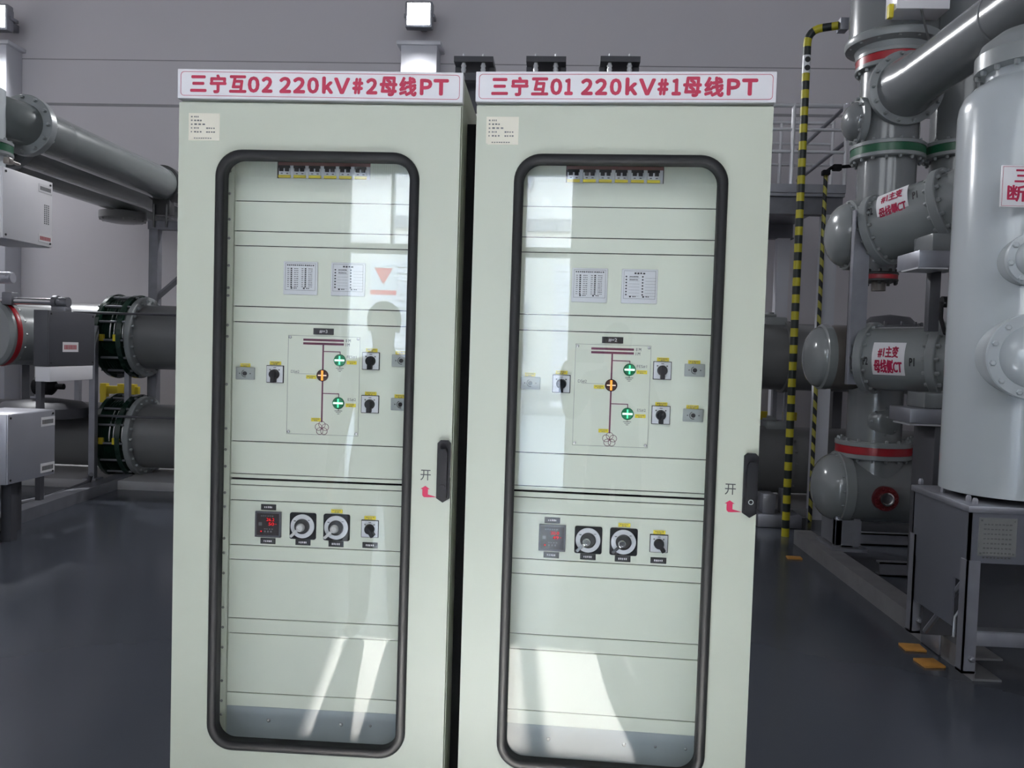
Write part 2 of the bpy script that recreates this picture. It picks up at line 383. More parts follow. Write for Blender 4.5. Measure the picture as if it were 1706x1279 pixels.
# the pale building across the yard, whose roof shades the lower door panes
OY = -18.0
t = thing('yard_building', 'cream building across the yard, only mirrored in the cabinet glass', 'building', (-1, OY-4, 0))
m = MB(); m.box((-16, OY-8, -.05), (14, OY, 10.0)); m.build('wall', 'facade_paint', t)
m = MB(); m.box((-16, OY, -.05), (14, OY+.06, .7)); m.box((-16, OY, 4.55), (14, OY+.12, 4.85)); m.build('band', 'concrete', t)
for x in (-9.2, -4.4, -1.15, 3.4):
    m = MB()
    for k in range(22): m.box((x, OY+.01, k*.17), (x+1.5, OY+.05+.02*(k % 2), k*.17+.15))
    m.build('roller_shutter', 'white_box', t)
for x in (-7.0, -2.9, 1.4, 6.0):
    for z in (1.3, 5.6):
        m = MB(); m.box((x, OY+.005, z), (x+1.1, OY+.06, z+1.5)); wn_ = m.build('window', 'window_frame_paint', t)
        m = MB(); m.box((x+.07, OY+.05, z+.07), (x+1.03, OY+.064, z+1.43)); m.build('pane', 'grey_box', wn_)
# shallow panel joints of the back wall
zj = at(150, 174, WB-.004).z; zj2 = at(200, 99, WB-.004).z
m = MB(); m.box((WL, WB-.006, zj-.02), (WR, WB, zj+.015)); m.box((WL, WB-.004, zj2-.012), (WR, WB, zj2)); struct(m.build('trim_1', 'wall_joint'))
# bus plinth
m = MB(); m.box((-7.0, 5.75, 0), (6.5, 7.0, .09), .01); struct(m.build('trim_2', 'concrete'))

# pillars with floodlights above them
def pillar(px, wpx, ytop):
    c = at(px, ytop, WB-.2); h = size(wpx/2, c)
    m = MB(); m.box((c.x-h, WB-.32, 0), (c.x+h, WB, c.z), .01); m.box((c.x-h-.05, WB-.36, c.z-.05), (c.x+h+.05, WB, c.z), .008)
    return struct(m.build('wall_pillar', 'pillar_paint')), c
def floodlight(px, py, label):
    c = at(px, py, WB-.45); hw = size(19, c)
    t = thing('floodlight', label, 'lamp', (c.x, WB, c.z), 0, 'floodlights on the back wall')
    m = MB(); m.box((c.x-hw-.03, WB-.43, c.z-hw-.02), (c.x+hw+.03, WB-.30, c.z+hw+.02), .02)
    for k in range(5): m.box((c.x-hw+.02+k*hw*.44, WB-.30, c.z-hw+.02), (c.x-hw+.035+k*hw*.44, WB-.26, c.z+hw-.02))
    m.build('housing', 'galvanised', t)
    m = MB(); m.box((c.x-hw, WB-.436, c.z-hw+.01), (c.x+hw, WB-.428, c.z+hw-.01), .002); m.build('led_panel', 'lamp_glow', t)
    m = MB(); m.box((c.x-.04, WB-.27, c.z-.05), (c.x+.04, WB, c.z+.05), .006)
    m.box((c.x-hw-.05, WB-.39, c.z-.02), (c.x-hw-.03, WB-.24, c.z+.02)); m.box((c.x+hw+.03, WB-.39, c.z-.02), (c.x+hw+.05, WB-.24, c.z+.02)); m.box((c.x-hw-.05, WB-.26, c.z-.02), (c.x+hw+.05, WB-.24, c.z+.02))
    m.build('bracket', 'galvanised', t)
    ld = bpy.data.lights.new('flood_beam', 'SPOT'); lo = bpy.data.objects.new('flood_beam', ld); COL.objects.link(lo)
    ld.energy = 900; ld.spot_size = 2.6; ld.spot_blend = .6; ld.shadow_soft_size = .1; ld.color = (.95, .97, 1)
    lo.parent = t; lo.location = (0, -.47, 0); lo.rotation_euler = Vector((0, -.9, -.75)).to_track_quat('-Z', 'Y').to_euler()
    return t
pillar(701, 60, 75); pillar(-8, 60, 73)
floodlight(697, 22, 'square white floodlight glowing on the back wall above the pillar behind the cabinets')
floodlight(-12, 26, 'white floodlight glowing above the pillar at the left edge, cut by the frame')


# ------------------------------------------------------------------ control cabinets
PY = 0.10                                        # depth of the instrument panels behind the door face
def fb(m, x0, x1, z0, z1, y0, th, bev=0.0):      # front-facing box: its back at y0, th thick towards the viewer
    return m.box((x0, y0-th, z0), (x1, y0, z1), bev)
def scribble(m, x0, x1, z, h, y, n=5, seed=0):   # illegible small print as plain dashes
    rnd = random.Random(seed); wd = (x1-x0)/n
    for k in range(n): m.box((x0+wd*(k+.12), y-.0006, z-h/2*rnd.uniform(.7, 1)), (x0+wd*(k+rnd.uniform(.6, .88)), y, z+h/2*rnd.uniform(.7, 1)))
def cabinet(loc, rz, label, title, tagtext, names, volts, lever_up, sticker_cut):
    t = thing('control_cabinet', label, 'cabinet', loc, rz, 'control cabinets')
    B = lambda m, n, k, p=None, **kw: m.build(n, k, p or t, local=True, **kw)
    Wd, D, H = .8, .6, 2.22
    # carcass
    m = MB(); m.box((0, .024, .0), (.02, D, H)); m.box((Wd-.02, .024, 0), (Wd, D, H)); m.box((.02, D-.015, 0), (Wd-.02, D, H))
    m.box((.02, .024, H-.02), (Wd-.02, D-.015, H)); m.box((.02, .024, .0), (Wd-.02, D-.015, .10)); m.box((0, .03, H), (Wd, D, H+.078), .003)
    B(m, 'body', 'cabinet_paint')
    if lever_up: m = MB(); m.box((Wd+.001, .14, .0), (Wd+.034, .17, H-.02)); B(m, 'gap_shade', 'dark_gap')  # black strip painting the shade between the two cabinets
    # white title plate with red lettering
    m = MB(); m.box((-.002, -.004, H-.001), (Wd+.002, .03, H+.08), .0015); sp = B(m, 'name_plate', 'white_plate')
    m = MB()
    for s, a, b, z0, z1, bd in title: m.text(s, ((a+b)/2, -.004, H+(z0+z1)/2), X, Z, (b-a, z1-z0), bd)
    B(m, 'lettering', 'title_red', sp, flat=True)
    m = MB(); m.ringplate(rrect(.007, .793, H+.006, H+.073, .010, 4), rrect(.0082, .7918, H+.0072, H+.0718, .009, 4), (0, -.004, 0), X, Z, .0006)
    B(m, 'border_line', 'red_ink', sp, flat=True)
    # door with the window opening
    win = rrect(.124, .674, .378, 2.066, .062)
    m = MB(); m.ringplate([(.002, .03), (.798, .03), (.798, 2.209), (.002, 2.209)], win, (0, .022, 0), X, Z, .022)
    door = B(m, 'door', 'cabinet_paint', sharp=30)
    m = MB(); n = len(win); prof = [(-.010, .004), (-.013, -.006), (-.008, -.0125), (.0, -.0145), (.008, -.0125), (.013, -.006), (.0135, .002), (-.004, .026), (-.012, .026)]
    ring = []
    for i, (x, z) in enumerate(win):
        a, b = win[i-1], win[(i+1) % n]; tx, tz = b[0]-a[0], b[1]-a[1]; L = math.hypot(tx, tz); nx, nz = tz/L, -tx/L
        ring.append([m.bm.verts.new((x+nx*o_, y, z+nz*o_)) for o_, y in prof])
    for i in range(n):
        for k in range(len(prof)): m.bm.faces.new((ring[i][k], ring[i][(k+1) % len(prof)], ring[(i+1) % n][(k+1) % len(prof)], ring[(i+1) % n][k]))
    B(m, 'window_seal', 'rubber', door, sharp=60)
    m = MB(); m.prism(rrect(.120, .678, .374, 2.070, .066), (0, .018, 0), X, Z, .006); B(m, 'glass_pane', 'door_glass', door, flat=True)
    # swing handle
    hx0, hx1, hz0, hz1 = .7595, .7965, 1.109, 1.284
    m = MB(); m.prism([(hx0, hz0+.012), ((hx0+hx1)/2, hz0), (hx1, hz0+.012), (hx1, hz1-.008), (hx1-.008, hz1), (hx0+.008, hz1), (hx0, hz1-.008)], (0, 0, 0), X, Z, .012)
    hd = B(m, 'handle', 'black_plastic', door)
    m = MB(); hw = .012; cx = (hx0+hx1)/2
    for z0, z1, y0, y1 in ((hz0+.015, hz1-.022, .010, .024),):
        m.prism([(cx-hw, z0), (cx+hw, z0), (cx+hw, z1-.012), (cx+hw*.5, z1), (cx-hw*.5, z1), (cx-hw, z1-.012)], (0, -.010, 0), X, Z, .016 if lever_up else .012)
    B(m, 'lever', 'black_plastic', hd)
    m = MB(); m.cyl((cx, -.022, hz0+.045), (cx, -.029, hz0+.045), .0085, 16)
    if not lever_up:
        m.bm.free(); m = MB(); m.tube([(cx+.006*math.cos(a), -.0235, hz0+.045+.006*math.sin(a)) for a in [k*PI/8 for k in range(16)]], .0012, 5, True); B(m, 'lock', 'key_grey', hd)
    else: B(m, 'lock', 'black_plastic', hd)
    m = MB(); m.text('开', (.7268, 0, 1.183), X, Z, (.029, .030), .006); B(m, 'opening_character', 'black_ink', door, flat=True)
    m = MB(); m.prism([(.7130, 1.1435), (.7265, 1.1525), (.7400, 1.1435), (.7345, 1.1435), (.7345, 1.1285), (.7600, 1.1218), (.7345, 1.1205), (.7235, 1.1205), (.7190, 1.125), (.7185, 1.130), (.7185, 1.1435)], (0, 0, 0), X, Z, .0006)
    B(m, 'opening_arrow', 'red_ink', door, flat=True)
    x0, x1, z0, z1 = .030, .119, 2.1035, 2.179
    m = MB(); m.prism(([(x0+.006, z0), (x1, z0), (x1, z1), (x0, z1), (x0, z0+.004)] if sticker_cut else [(x0, z0), (x1, z0), (x1, z1), (x0, z1)]), (0, 0, 0), X, Z, .0008); st = B(m, 'paper_sticker', 'paper', door, flat=True)
    m = MB()
    for k in range(5):
        z = z1-.010-k*.0105; scribble(m, x0+.006, x0+.012, z, .004, -.0008, 1, k); scribble(m, x0+.015, x0+.030+.02*((k*7) % 3)/2, z, .0045, -.0008, 3, k+9)
        if k > 2: scribble(m, x0+.05, x0+.077, z, .004, -.0008, 4, k+20)
    scribble(m, x0+.015, x0+.067, z0+.006, .003, -.0008, 8, 3); B(m, 'print', 'grey_ink', st, flat=True)
    # inside: rails, screws, panels
    m = MB(); m.box((.02, PY+.020, .11), (Wd-.02, PY+.03, H-.03)); B(m, 'shade_backing', 'dark_gap')  # black sheet painting the dark interior behind the panel gaps
    m = MB(); m.box((.020, PY-.004, .11), (.1235, PY+.019, H-.03)); B(m, 'left_rail', 'panel_paint')
    zs = [2.04, 1.975, 1.90, 1.845, 1.765, 1.700, 1.677, 1.590, 1.557, 1.415, 1.284, 1.221, 1.171, 1.092, 1.050, .955, .911, .850, .746, .686, .625, .523, .462, .42]
    for z in zs:
        m = MB(); m.lathe([(.0042, 0), (.0042, .0012), (.003, .003), (0, .0034)], (.1115, PY-.004, z), (0, -1, 0), 10); B(m, 'rail_screw', 'screw_steel')
    lines = [2.185, 1.9552, 1.8676, 1.8247, 1.6468, 1.6009, 1.2472, 1.1501, 1.1351, 1.1166, 1.0707, .9360, .8918, .7143, .6687, .4882, .4459]
    for i, (a, b) in enumerate(zip(lines, lines[1:])):
        g = .0032 if b == 1.1351 else .0013; g0 = .0032 if a == 1.1351 else .0013
        m = MB()
        if i == 0:     # top panel: breaker cut-out and fine upright ribs beside it
            fb(m, .1265, .735, b+g, 2.0235, PY+.006, .006); fb(m, .1265, .2495, 2.0235, a-g, PY+.006, .006); fb(m, .5255, .735, 2.0235, a-g, PY+.006, .006); fb(m, .2495, .5255, 2.073, a-g, PY+.006, .006)
            for k in range(24):
                xx = .132+k*.0049; fb(m, xx, xx+.0022, 2.026, 2.10, PY, .0012)
                xx = .533+k*.0062
                if xx < .72: fb(m, xx, xx+.0022, 2.026, 2.10, PY, .0012)
        else: fb(m, .1265, .735, b+g, a-g0, PY+.006, .006, .0008)
        B(m, 'front_panel', 'panel_paint', flat=True)
    m = MB(); fb(m, .085, .735, .25, .4435, PY+.014, .006); pl = B(m, 'plinth_panel', 'shaded_plinth_paint', flat=True)
    for x, z, r in ((.2525, .403, .0062), (.2525, .3325, .0062), (.474, .403, .0062), (.474, .3325, .0062), (.5637, .4033, .004), (.651, .403, .004)):
        m = MB(); m.lathe([(r, 0), (r*.9, .002), (r*.5, .0045), (0, .005)], (x, PY+.008, z), (0, -1, 0), 12); B(m, 'rivet', 'screw_steel', pl)
    # six two-pole breakers
    m = MB(); fb(m, .2505, .5245, 2.062, 2.0725, PY+.012, .004); B(m, 'busbar_cover', 'copper_red', flat=True)
    for k in range(6):
        x0 = .2535+k*.0451; m = MB(); fb(m, x0, x0+.0445, 2.0245, 2.062, PY+.015, .011, .001); fb(m, x0+.001, x0+.0345, 2.034, 2.0595, PY+.004, .004, .001)
        cb = B(m, 'circuit_breaker', 'white_plastic')
        m = MB(); fb(m, x0+.0005, x0+.0345, 2.053, 2.0605, PY+.0, .003)
        for q in (0, 1): fb(m, x0+.004+q*.0165, x0+.0155+q*.0165, 2.0435, 2.055, PY, .006, .001)
        B(m, 'toggle', 'black_plastic', cb)
        m = MB()
        for q in (0, 1): fb(m, x0+.007+q*.0165, x0+.013+q*.0165, 2.0365, 2.0395, PY, .0005)
        B(m, 'marking', 'grey_ink', cb, flat=True)
        m = MB(); fb(m, x0, x0+.036, 2.0255, 2.0335, PY+.004, .0045); B(m, 'yellow_label', 'yellow_label', cb, flat=True)
    # two indicator plates
    for j, (x0, x1) in enumerate(((.2762, .3780), (.4175, .5187))):
        z0, z1 = 1.685, 1.782; m = MB(); fb(m, x0, x1, z0, z1, PY, .006, .002); ip = B(m, 'indicator_plate', 'white_plastic')
        m = MB(); y = PY-.006
        m.ringplate([(x0+.006, z0+.013), (x1-.006, z0+.013), (x1-.006, z1-.005), (x0+.006, z1-.005)], [(x0+.0066, z0+.0136), (x1-.0066, z0+.0136), (x1-.0066, z1-.0056), (x0+.0066, z1-.0056)], (0, y, 0), X, Z, .0005)
        if j == 0:
            scribble(m, x0+.010, x1-.010, z1-.011, .004, y, 14, 3)
            for k in range(10):
                z = z1-.021-k*.0058
                for q in (0, 1):
                    c = x0+.024+q*.042; m.cbox((c, y-.0004, z), (.0045, .0008, .0038)); scribble(m, c-.012, c-.006, z, .0025, y, 2, k+q); scribble(m, c+.008, c+.021, z, .0025, y, 3, k*3+q)
        else:
            scribble(m, (x0+x1)/2-.016, (x0+x1)/2+.016, z1-.012, .005, y, 4, 5)
            for k in range(7):
                z = z1-.0215-k*.0085
                for q in (0, 1):
                    c = x0+.013+q*.046; m.cbox((c, y-.0004, z), (.0042, .0008, .0038)); m.cbox((c+.022, y-.0002, z-.0036), (.030, .0004, .0004))
                if k < 2: scribble(m, x0+.022, x0+.047, z, .0035, y, 7, k)
        for q in (0, 1):
            m.cbox((x0+.025+q*.037, y-.0004, z0+.019), (.005, .0008, .0045)); scribble(m, x0+.031+q*.037, x0+.042+q*.037, z0+.019, .003, y, 2, q)
        B(m, 'print', 'black_ink', ip, flat=True)
    # mimic board
    bx0, bx1, bz0, bz1 = .2935, .508, 1.2745, 1.566
    m = MB(); fb(m, bx0, bx1, bz0, bz1, PY, .002, .0005); mb_ = B(m, 'mimic_board', 'panel_paint', flat=True)
    m = MB(); y = PY-.002
    m.ringplate([(bx0, bz0), (bx1, bz0), (bx1, bz1), (bx0, bz1)], [(bx0+.0008, bz0+.0008), (bx1-.0008, bz0+.0008), (bx1-.0008, bz1-.0008), (bx0+.0008, bz1-.0008)], (0, y, 0), X, Z, .0004)
    m.text(names[0], (.316, y, 1.459), X, Z, (.025, .009), .0); m.cbox((.345, y, 1.4535), (.062, .0004, .0007))
    m.text(names[1], (.4835, y, 1.5065), X, Z, (.028, .009), .0); m.text(names[2], (.487, y, 1.3815), X, Z, (.024, .009), .0)
    B(m, 'print', 'grey_ink', mb_, flat=True)
    m = MB()
    for z in (1.554, 1.5432): fb(m, .3385, .4595, z-.0032, z+.0032, y, .0006)
    fb(m, .3962, .4008, 1.3125, 1.543, y, .0006)
    for zt, xg in ((1.521, .449), (1.3975, .4475)):
        fb(m, .3985, xg+.001, zt-.0013, zt+.0013, y, .0006); fb(m, xg-.001, xg+.0013, zt-.022, zt, y, .0006)
    for k in range(5):
        a = PI/2+2*PI*k/5; c = Vector((.3995+.0108*math.cos(a), y-.0007, 1.2945+.0108*math.sin(a)))
        m.tube([c+X*(.0098*math.cos(b))+Z*(.0098*math.sin(b)) for b in [q*PI/12 for q in range(24)]], .0007, 5, True)
    B(m, 'mimic_line', 'purple_ink', mb_, flat=True)
    for xg, z in ((.449, 1.473), (.4475, 1.3475)):
        m = MB(); fb(m, xg-.0007, xg+.0007, z, z+.010, y, .0005)
        for q, hw in enumerate((.0115, .0075, .0035)): fb(m, xg-hw, xg+hw, z-.0007-q*.0045, z+.0007-q*.0045, y, .0005)
        B(m, 'earth_symbol', 'black_ink', mb_, flat=True)
    m = MB(); m.text('II M', (.4725, y, 1.5545), X, Z, (.0145, .0085), .012); B(m, 'lettering', 'black_ink', mb_, flat=True); m = MB(); m.text('I M', (.4712, y, 1.5425), X, Z, (.012, .0085), .012)
    B(m, 'lettering', 'black_ink', mb_, flat=True)
    for x in (bx0+.006, bx1-.006):
        for z in (bz0+.007, bz1-.006):
            m = MB(); m.lathe([(.0045, 0), (.0042, .003), (.002, .004), (0, .004)], (x, PY-.002, z), (0, -1, 0), 10); B(m, 'corner_screw', 'screw_steel', mb_)
    # position indicators
    for nm, x, z, lens, l1, l2 in (('position_indicator', .449, 1.4965, 'led_green_lens', 'led_green', 'led_white_green'), ('position_indicator', .3985, 1.4505, 'led_orange_lens', 'led_white_orange', 'led_orange'), ('position_indicator', .4475, 1.3705, 'led_green_lens', 'led_green', 'led_white_green')):
        m = MB(); m.lathe([(.0175, 0), (.0175, .004), (.0155, .006), (0, .006)], (x, PY-.002, z), (0, -1, 0), 28); pi_ = B(m, nm, lens); yy = PY-.008
        m = MB()
        if lens == 'led_green_lens':
            m.box((x-.0145, yy-.001, z-.0028), (x+.0145, yy, z+.0028)); B(m, 'lit_bar', 'led_white_green', pi_, flat=True)
            m = MB(); m.box((x-.0022, yy-.0008, z-.0125), (x+.0022, yy, z+.0125)); B(m, 'cross_bar', 'led_green', pi_, flat=True)
        else:
            m.box((x-.003, yy-.001, z-.0145), (x+.003, yy, z+.0145)); B(m, 'lit_bar', 'led_orange', pi_, flat=True)
            m = MB(); m.box((x-.0125, yy-.0008, z-.0016), (x+.0125, yy, z+.0016)); B(m, 'cross_bar', 'led_white_orange', pi_, flat=True)
    # black tag above the mimic board
    m = MB(); fb(m, .3682, .4283, 1.5702, 1.5886, PY, .003); tg = B(m, 'black_tag', 'black_ink', flat=True)
    m = MB(); m.text(tagtext, (.3985, PY-.003, 1.5794), X, Z, (.024, .0105), .01); B(m, 'lettering', 'white_plate', tg, flat=True)
    # selector switches
    for x, z, s, ang in ((.2563, 1.4497, .0495, -90), (.5412, 1.4972, .0495, -90), (.5418, 1.3705, .0505, -90), (.5502, 1.0018, .0495, -55)):
        m = MB(); fb(m, x-s/2-.001, x+s/2+.001, z-s/2-.001, z+s/2+.001, PY, .005, .0008); sw = B(m, 'selector_switch', 'black_plastic')
        m = MB(); fb(m, x-s/2+.0008, x+s/2-.0008, z-s/2+.0008, z+s/2-.0008, PY-.004, .003, .0005); B(m, 'face_plate', 'white_plastic', sw)
        a = math.radians(ang); dx, dz = math.cos(a), math.sin(a)
        m = MB(); m.lathe([(.0148, 0), (.0140, .010), (.0125, .016), (0, .016)], (x, PY-.007, z), (0, -1, 0), 24)
        e = Vector((dx, 0, dz)); sd_ = Vector((-dz, 0, dx)); o_ = Vector((x, PY-.007, z))
        pts = [(-.012, -.0055), (.023, -.0062), (.0245, 0), (.023, .0062), (-.012, .0055)]
        m.prism(pts if True else pts, o_, e, sd_, .021 if e.cross(sd_).y < 0 else -.021); B(m, 'knob', 'black_plastic', sw)
        m = MB(); fb(m, x-.016, x-.012, z+.011, z+.015, PY-.007, .0004); fb(m, x+.011, x+.015, z+.011, z+.015, PY-.007, .0004); fb(m, x-.004, x+.004, z+.0185, z+.0205, PY-.007, .0004); B(m, 'marking', 'grey_ink', sw, flat=True)
    # key lock boxes
    for x, z in ((.1673, 1.4490), (.6316, 1.5010), (.6320, 1.3730)):
        m = MB(); fb(m, x-.0283, x+.0283, z-.018, z+.018, PY, .008, .002); kb = B(m, 'key_switch', 'key_grey')
        m = MB(); m.lathe([(.0062, 0), (.0062, .003), (.0035, .003), (.0035, .0015), (0, .0015)], (x, PY-.008, z), (0, -1, 0), 14)
        m.tube([Vector((x+.010*math.cos(b), PY-.0085, z+.010*math.sin(b))) for b in [PI*.6+q*PI/10 for q in range(11)]], .0008, 4)
        for q in (-.016, .016): fb(m, x+q-.0015, x+q+.0015, z-.0015, z+.0015, PY-.008, .0006)
        B(m, 'lock', 'black_ink', kb)
    # small yellow labels
    for k, (x, z, wd) in enumerate(((.2560, 1.4822, .034), (.5424, 1.5288, .034), (.5424, 1.4015, .034), (.1655, 1.4732, .030), (.630, 1.5238, .034), (.630, 1.3965, .034), (.3645, 1.4447, .030), (.4840, 1.4905, .030), (.4842, 1.3650, .030), (.3812, 1.3192, .028), (.4505, 1.0502, .034), (.5505, 1.0345, .034))):
        m = MB(); yy = PY-.0022 if .29 < x < .505 and z > 1.2 else PY; yy = yy-.004 if z < 1.1 else yy; fb(m, x-wd/2, x+wd/2, z-.0052, z+.0052, yy, .001); lb = B(m, 'yellow_label', 'yellow_label', flat=True)
        m = MB(); scribble(m, x-wd*.38, x+wd*.38, z+.0018, .0025, yy-.001, 5, k); scribble(m, x-wd*.2, x+wd*.2, z-.0025, .0022, yy-.001, 2, k+5); B(m, 'print', 'grey_ink', lb, flat=True)
    # digital meter
    x0, x1, z0, z1 = .2062, .2835, .9648, 1.0408
    m = MB(); m.ringplate([(x0, z0), (x1, z0), (x1, z1), (x0, z1)], [(x0+.005, z0+.005), (x1-.005, z0+.005), (x1-.005, z1-.005), (x0+.005, z1-.005)], (0, PY, 0), X, Z, .009); me_ = B(m, 'digital_meter', 'grey_box', flat=True)
    m = MB(); fb(m, x0+.005, x1-.005, z0+.005, z1-.005, PY, .007); B(m, 'face', 'meter_face', me_, flat=True)
    m = MB(); yy = PY-.007; m.text(volts[0], (.2520, yy, 1.0175), X, Z, (.024, .0095), .012); m.text(volts[1], (.2550, yy, 1.0045), X, Z, (.017, .0095), .012); m.cbox((.2685, yy-.0005, 1.0045), (.005, .0006, .0012)); m.cbox((.2245, yy-.0004, .9815), (.004, .0008, .004)); B(m, 'display_digits', 'led_red', me_, flat=True)
    m = MB(); scribble(m, x0+.016, x1-.022, z1-.013, .004, yy, 6, 2); fb(m, .2165, .2265, .9985, 1.0085, yy, .0006); B(m, 'key_row', 'grey_ink', me_, flat=True)
    m = MB()
    for q in range(3): fb(m, .234+q*.009, .2385+q*.009, .979, .984, yy, .001)
    scribble(m, .232, .262, .989, .003, yy, 4, 8); B(m, 'button', 'grey_ink', me_, flat=True)
    # two rotary disconnect handles
    for q, x in enumerate((.3488, .4502)):
        z = 1.0013; m = MB(); m.prism(rrect(x-.0395, x+.0395, z-.0395, z+.0395, .006, 5), (0, PY, 0), X, Z, .004); rh = B(m, 'rotary_handle', 'black_plastic', sharp=30)
        m = MB(); m.lathe([(.0355, 0), (.0355, .003), (.034, .004), (0, .004)], (x-.0005, PY-.004, z), (0, -1, 0), 40); B(m, 'dial', 'white_plastic', rh)
        m = MB(); m.lathe([(.0225, 0), (.0225, .004), (.020, .005), (.0185, .003), (0, .003)], (x-.0005, PY-.008, z), (0, -1, 0), 32); B(m, 'collar', 'bolt_dark', rh)
        m = MB(); m.lathe([(.013, 0), (.012, .012), (.009, .017), (.006, .017), (.0055, .014), (0, .014)], (x-.004, PY-.008, z-.003), (0, -1, 0), 24)
        e = Vector((-.72, 0, -.69)).normalized(); s_ = Vector((.69, 0, -.72)).normalized()
        if e.cross(s_).y > 0: s_ = -s_
        m.prism([(.008, -.0042), (.038, -.0042), (.040, 0), (.038, .0042), (.008, .0042)], (x-.004, PY-.016, z-.003), e, s_, .005); B(m, 'lever', 'lever_steel' if lever_up else 'chrome', rh)
        m = MB(); fb(m, x-.026, x-.020, z+.014, z+.017, PY-.008, .0004); fb(m, x+.016, x+.022, z+.018, z+.020, PY-.008, .0004); B(m, 'marking', 'grey_ink', rh, flat=True)
    # black name tags of the lower row
    for k, (x, z) in enumerate(((.2436, 1.0532), (.2436, .9516), (.3495, .9520), (.4492, .9515), (.5510, .9522))):
        m = MB(); hw = .0225; fb(m, x-hw, x+hw, z-.0085, z+.0085, PY, .002); tg = B(m, 'black_tag', 'black_ink', flat=True)
        m = MB(); scribble(m, x-.013, x+.013, z, .006, PY-.002, 5, k+30); B(m, 'print', 'white_plate', tg, flat=True)
    return t

def title(num):
    """each character with its own place on the 0.8 m plate (full-width forms for the Latin ones)"""
    if num == '2':
        x0, k = 60, .8/1620.
        L = [('三', 130, 225), ('宁', 243, 340), ('互', 355, 455), ('０', 462, 530), ('２', 542, 605), ('２', 643, 712), ('２', 722, 792), ('０', 803, 870), ('ｋ', 888, 952), ('Ｖ', 955, 1048), ('＃', 1060, 1122), ('２', 1138, 1203), ('母', 1215, 1315), ('线', 1325, 1425), ('Ｐ', 1442, 1512), ('Ｔ', 1518, 1605)]
    else:
        x0, k = 40, .8/1650.
        L = [('三', 125, 220), ('宁', 237, 335), ('互', 350, 447), ('０', 457, 524), ('１', 536, 584), ('２', 628, 695), ('２', 706, 775), ('０', 788, 854), ('ｋ', 874, 942), ('Ｖ', 948, 1042), ('＃', 1050, 1112), ('１', 1128, 1180), ('母', 1190, 1292), ('线', 1305, 1412), ('Ｐ', 1427, 1500), ('Ｔ', 1508, 1595)]
    out = []
    for c, a, b in L:
        cj = c in '三宁互母线'; zz = {'三': (.0165, .0625), '互': (.0155, .0640), '宁': (.0135, .0655), '母': (.0125, .0665), '线': (.0125, .0665), 'ｋ': (.0165, .0640)}.get(c, (.0165, .0615))
        out.append((c, (a-x0)*k, (b-x0)*k, zz[0], zz[1], .046 if cj else .062))
    return out
yawR, yawL = -0.0360, 0.0025
cabinet((0, 0, 0), yawR, 'grey green control cabinet titled 220kV#1, right one of the pair', title('1'), '#=2', ('DS#2', 'FES#1', 'ES#2'), ('20.0', '49'), False, True)
cabinet((-.0405-.8*math.cos(yawL), .0099-.8*math.sin(yawL), 0), yawL, 'grey green control cabinet titled 220kV#2, left one of the pair', title('2'), '#=3', ('DS#2', 'FES#1', 'ES#2'), ('26.2', '50'), True, False)

# ------------------------------------------------------------------ gas insulated switchgear, right side
def flange(name, c, axis, r, w_, n, parent, mt='flange_paint', bolt_r=None, ring=None, ring_mat=None, seg=48, br=.013):
    """a bolted pair of flange discs centred on c; ring = half width of a coloured band between them"""
    a = Vector(axis).normalized(); c = Vector(c)
    m = MB(); h = w_/2; b = .006
    if ring:
        m.lathe([(r-b, -h), (r, -h+b), (r, -ring), (r-.02, -ring)], c, a, seg); m.lathe([(r-.02, ring), (r, ring), (r, h-b), (r-b, h)], c, a, seg)
    else: m.lathe([(r-b, -h), (r, -h+b), (r, h-b), (r-b, h)], c, a, seg)
    R = bolt_r or r*.90
    m.bolts(c+a*h, a, R, n, br, br*1.6); m.bolts(c-a*h, -a, R, n, br, br*1.6)
    o = m.build(name, mt, parent)
    if ring:
        m = MB(); m.lathe([(r-.008, -ring), (r-.004, -ring+.002), (r-.004, ring-.002), (r-.008, ring)], c, a, seg); m.build('colour_ring', ring_mat, o)
    return o
def dome(m, c, axis, r, h, seg=44, lip=.0):
    prof = [(r, 0)]+[(r*math.cos(t), h*math.sin(t)) for t in [k*PI/2/10 for k in range(1, 10)]]+[(0, h)]
    return m.lathe(prof, c, axis, seg)

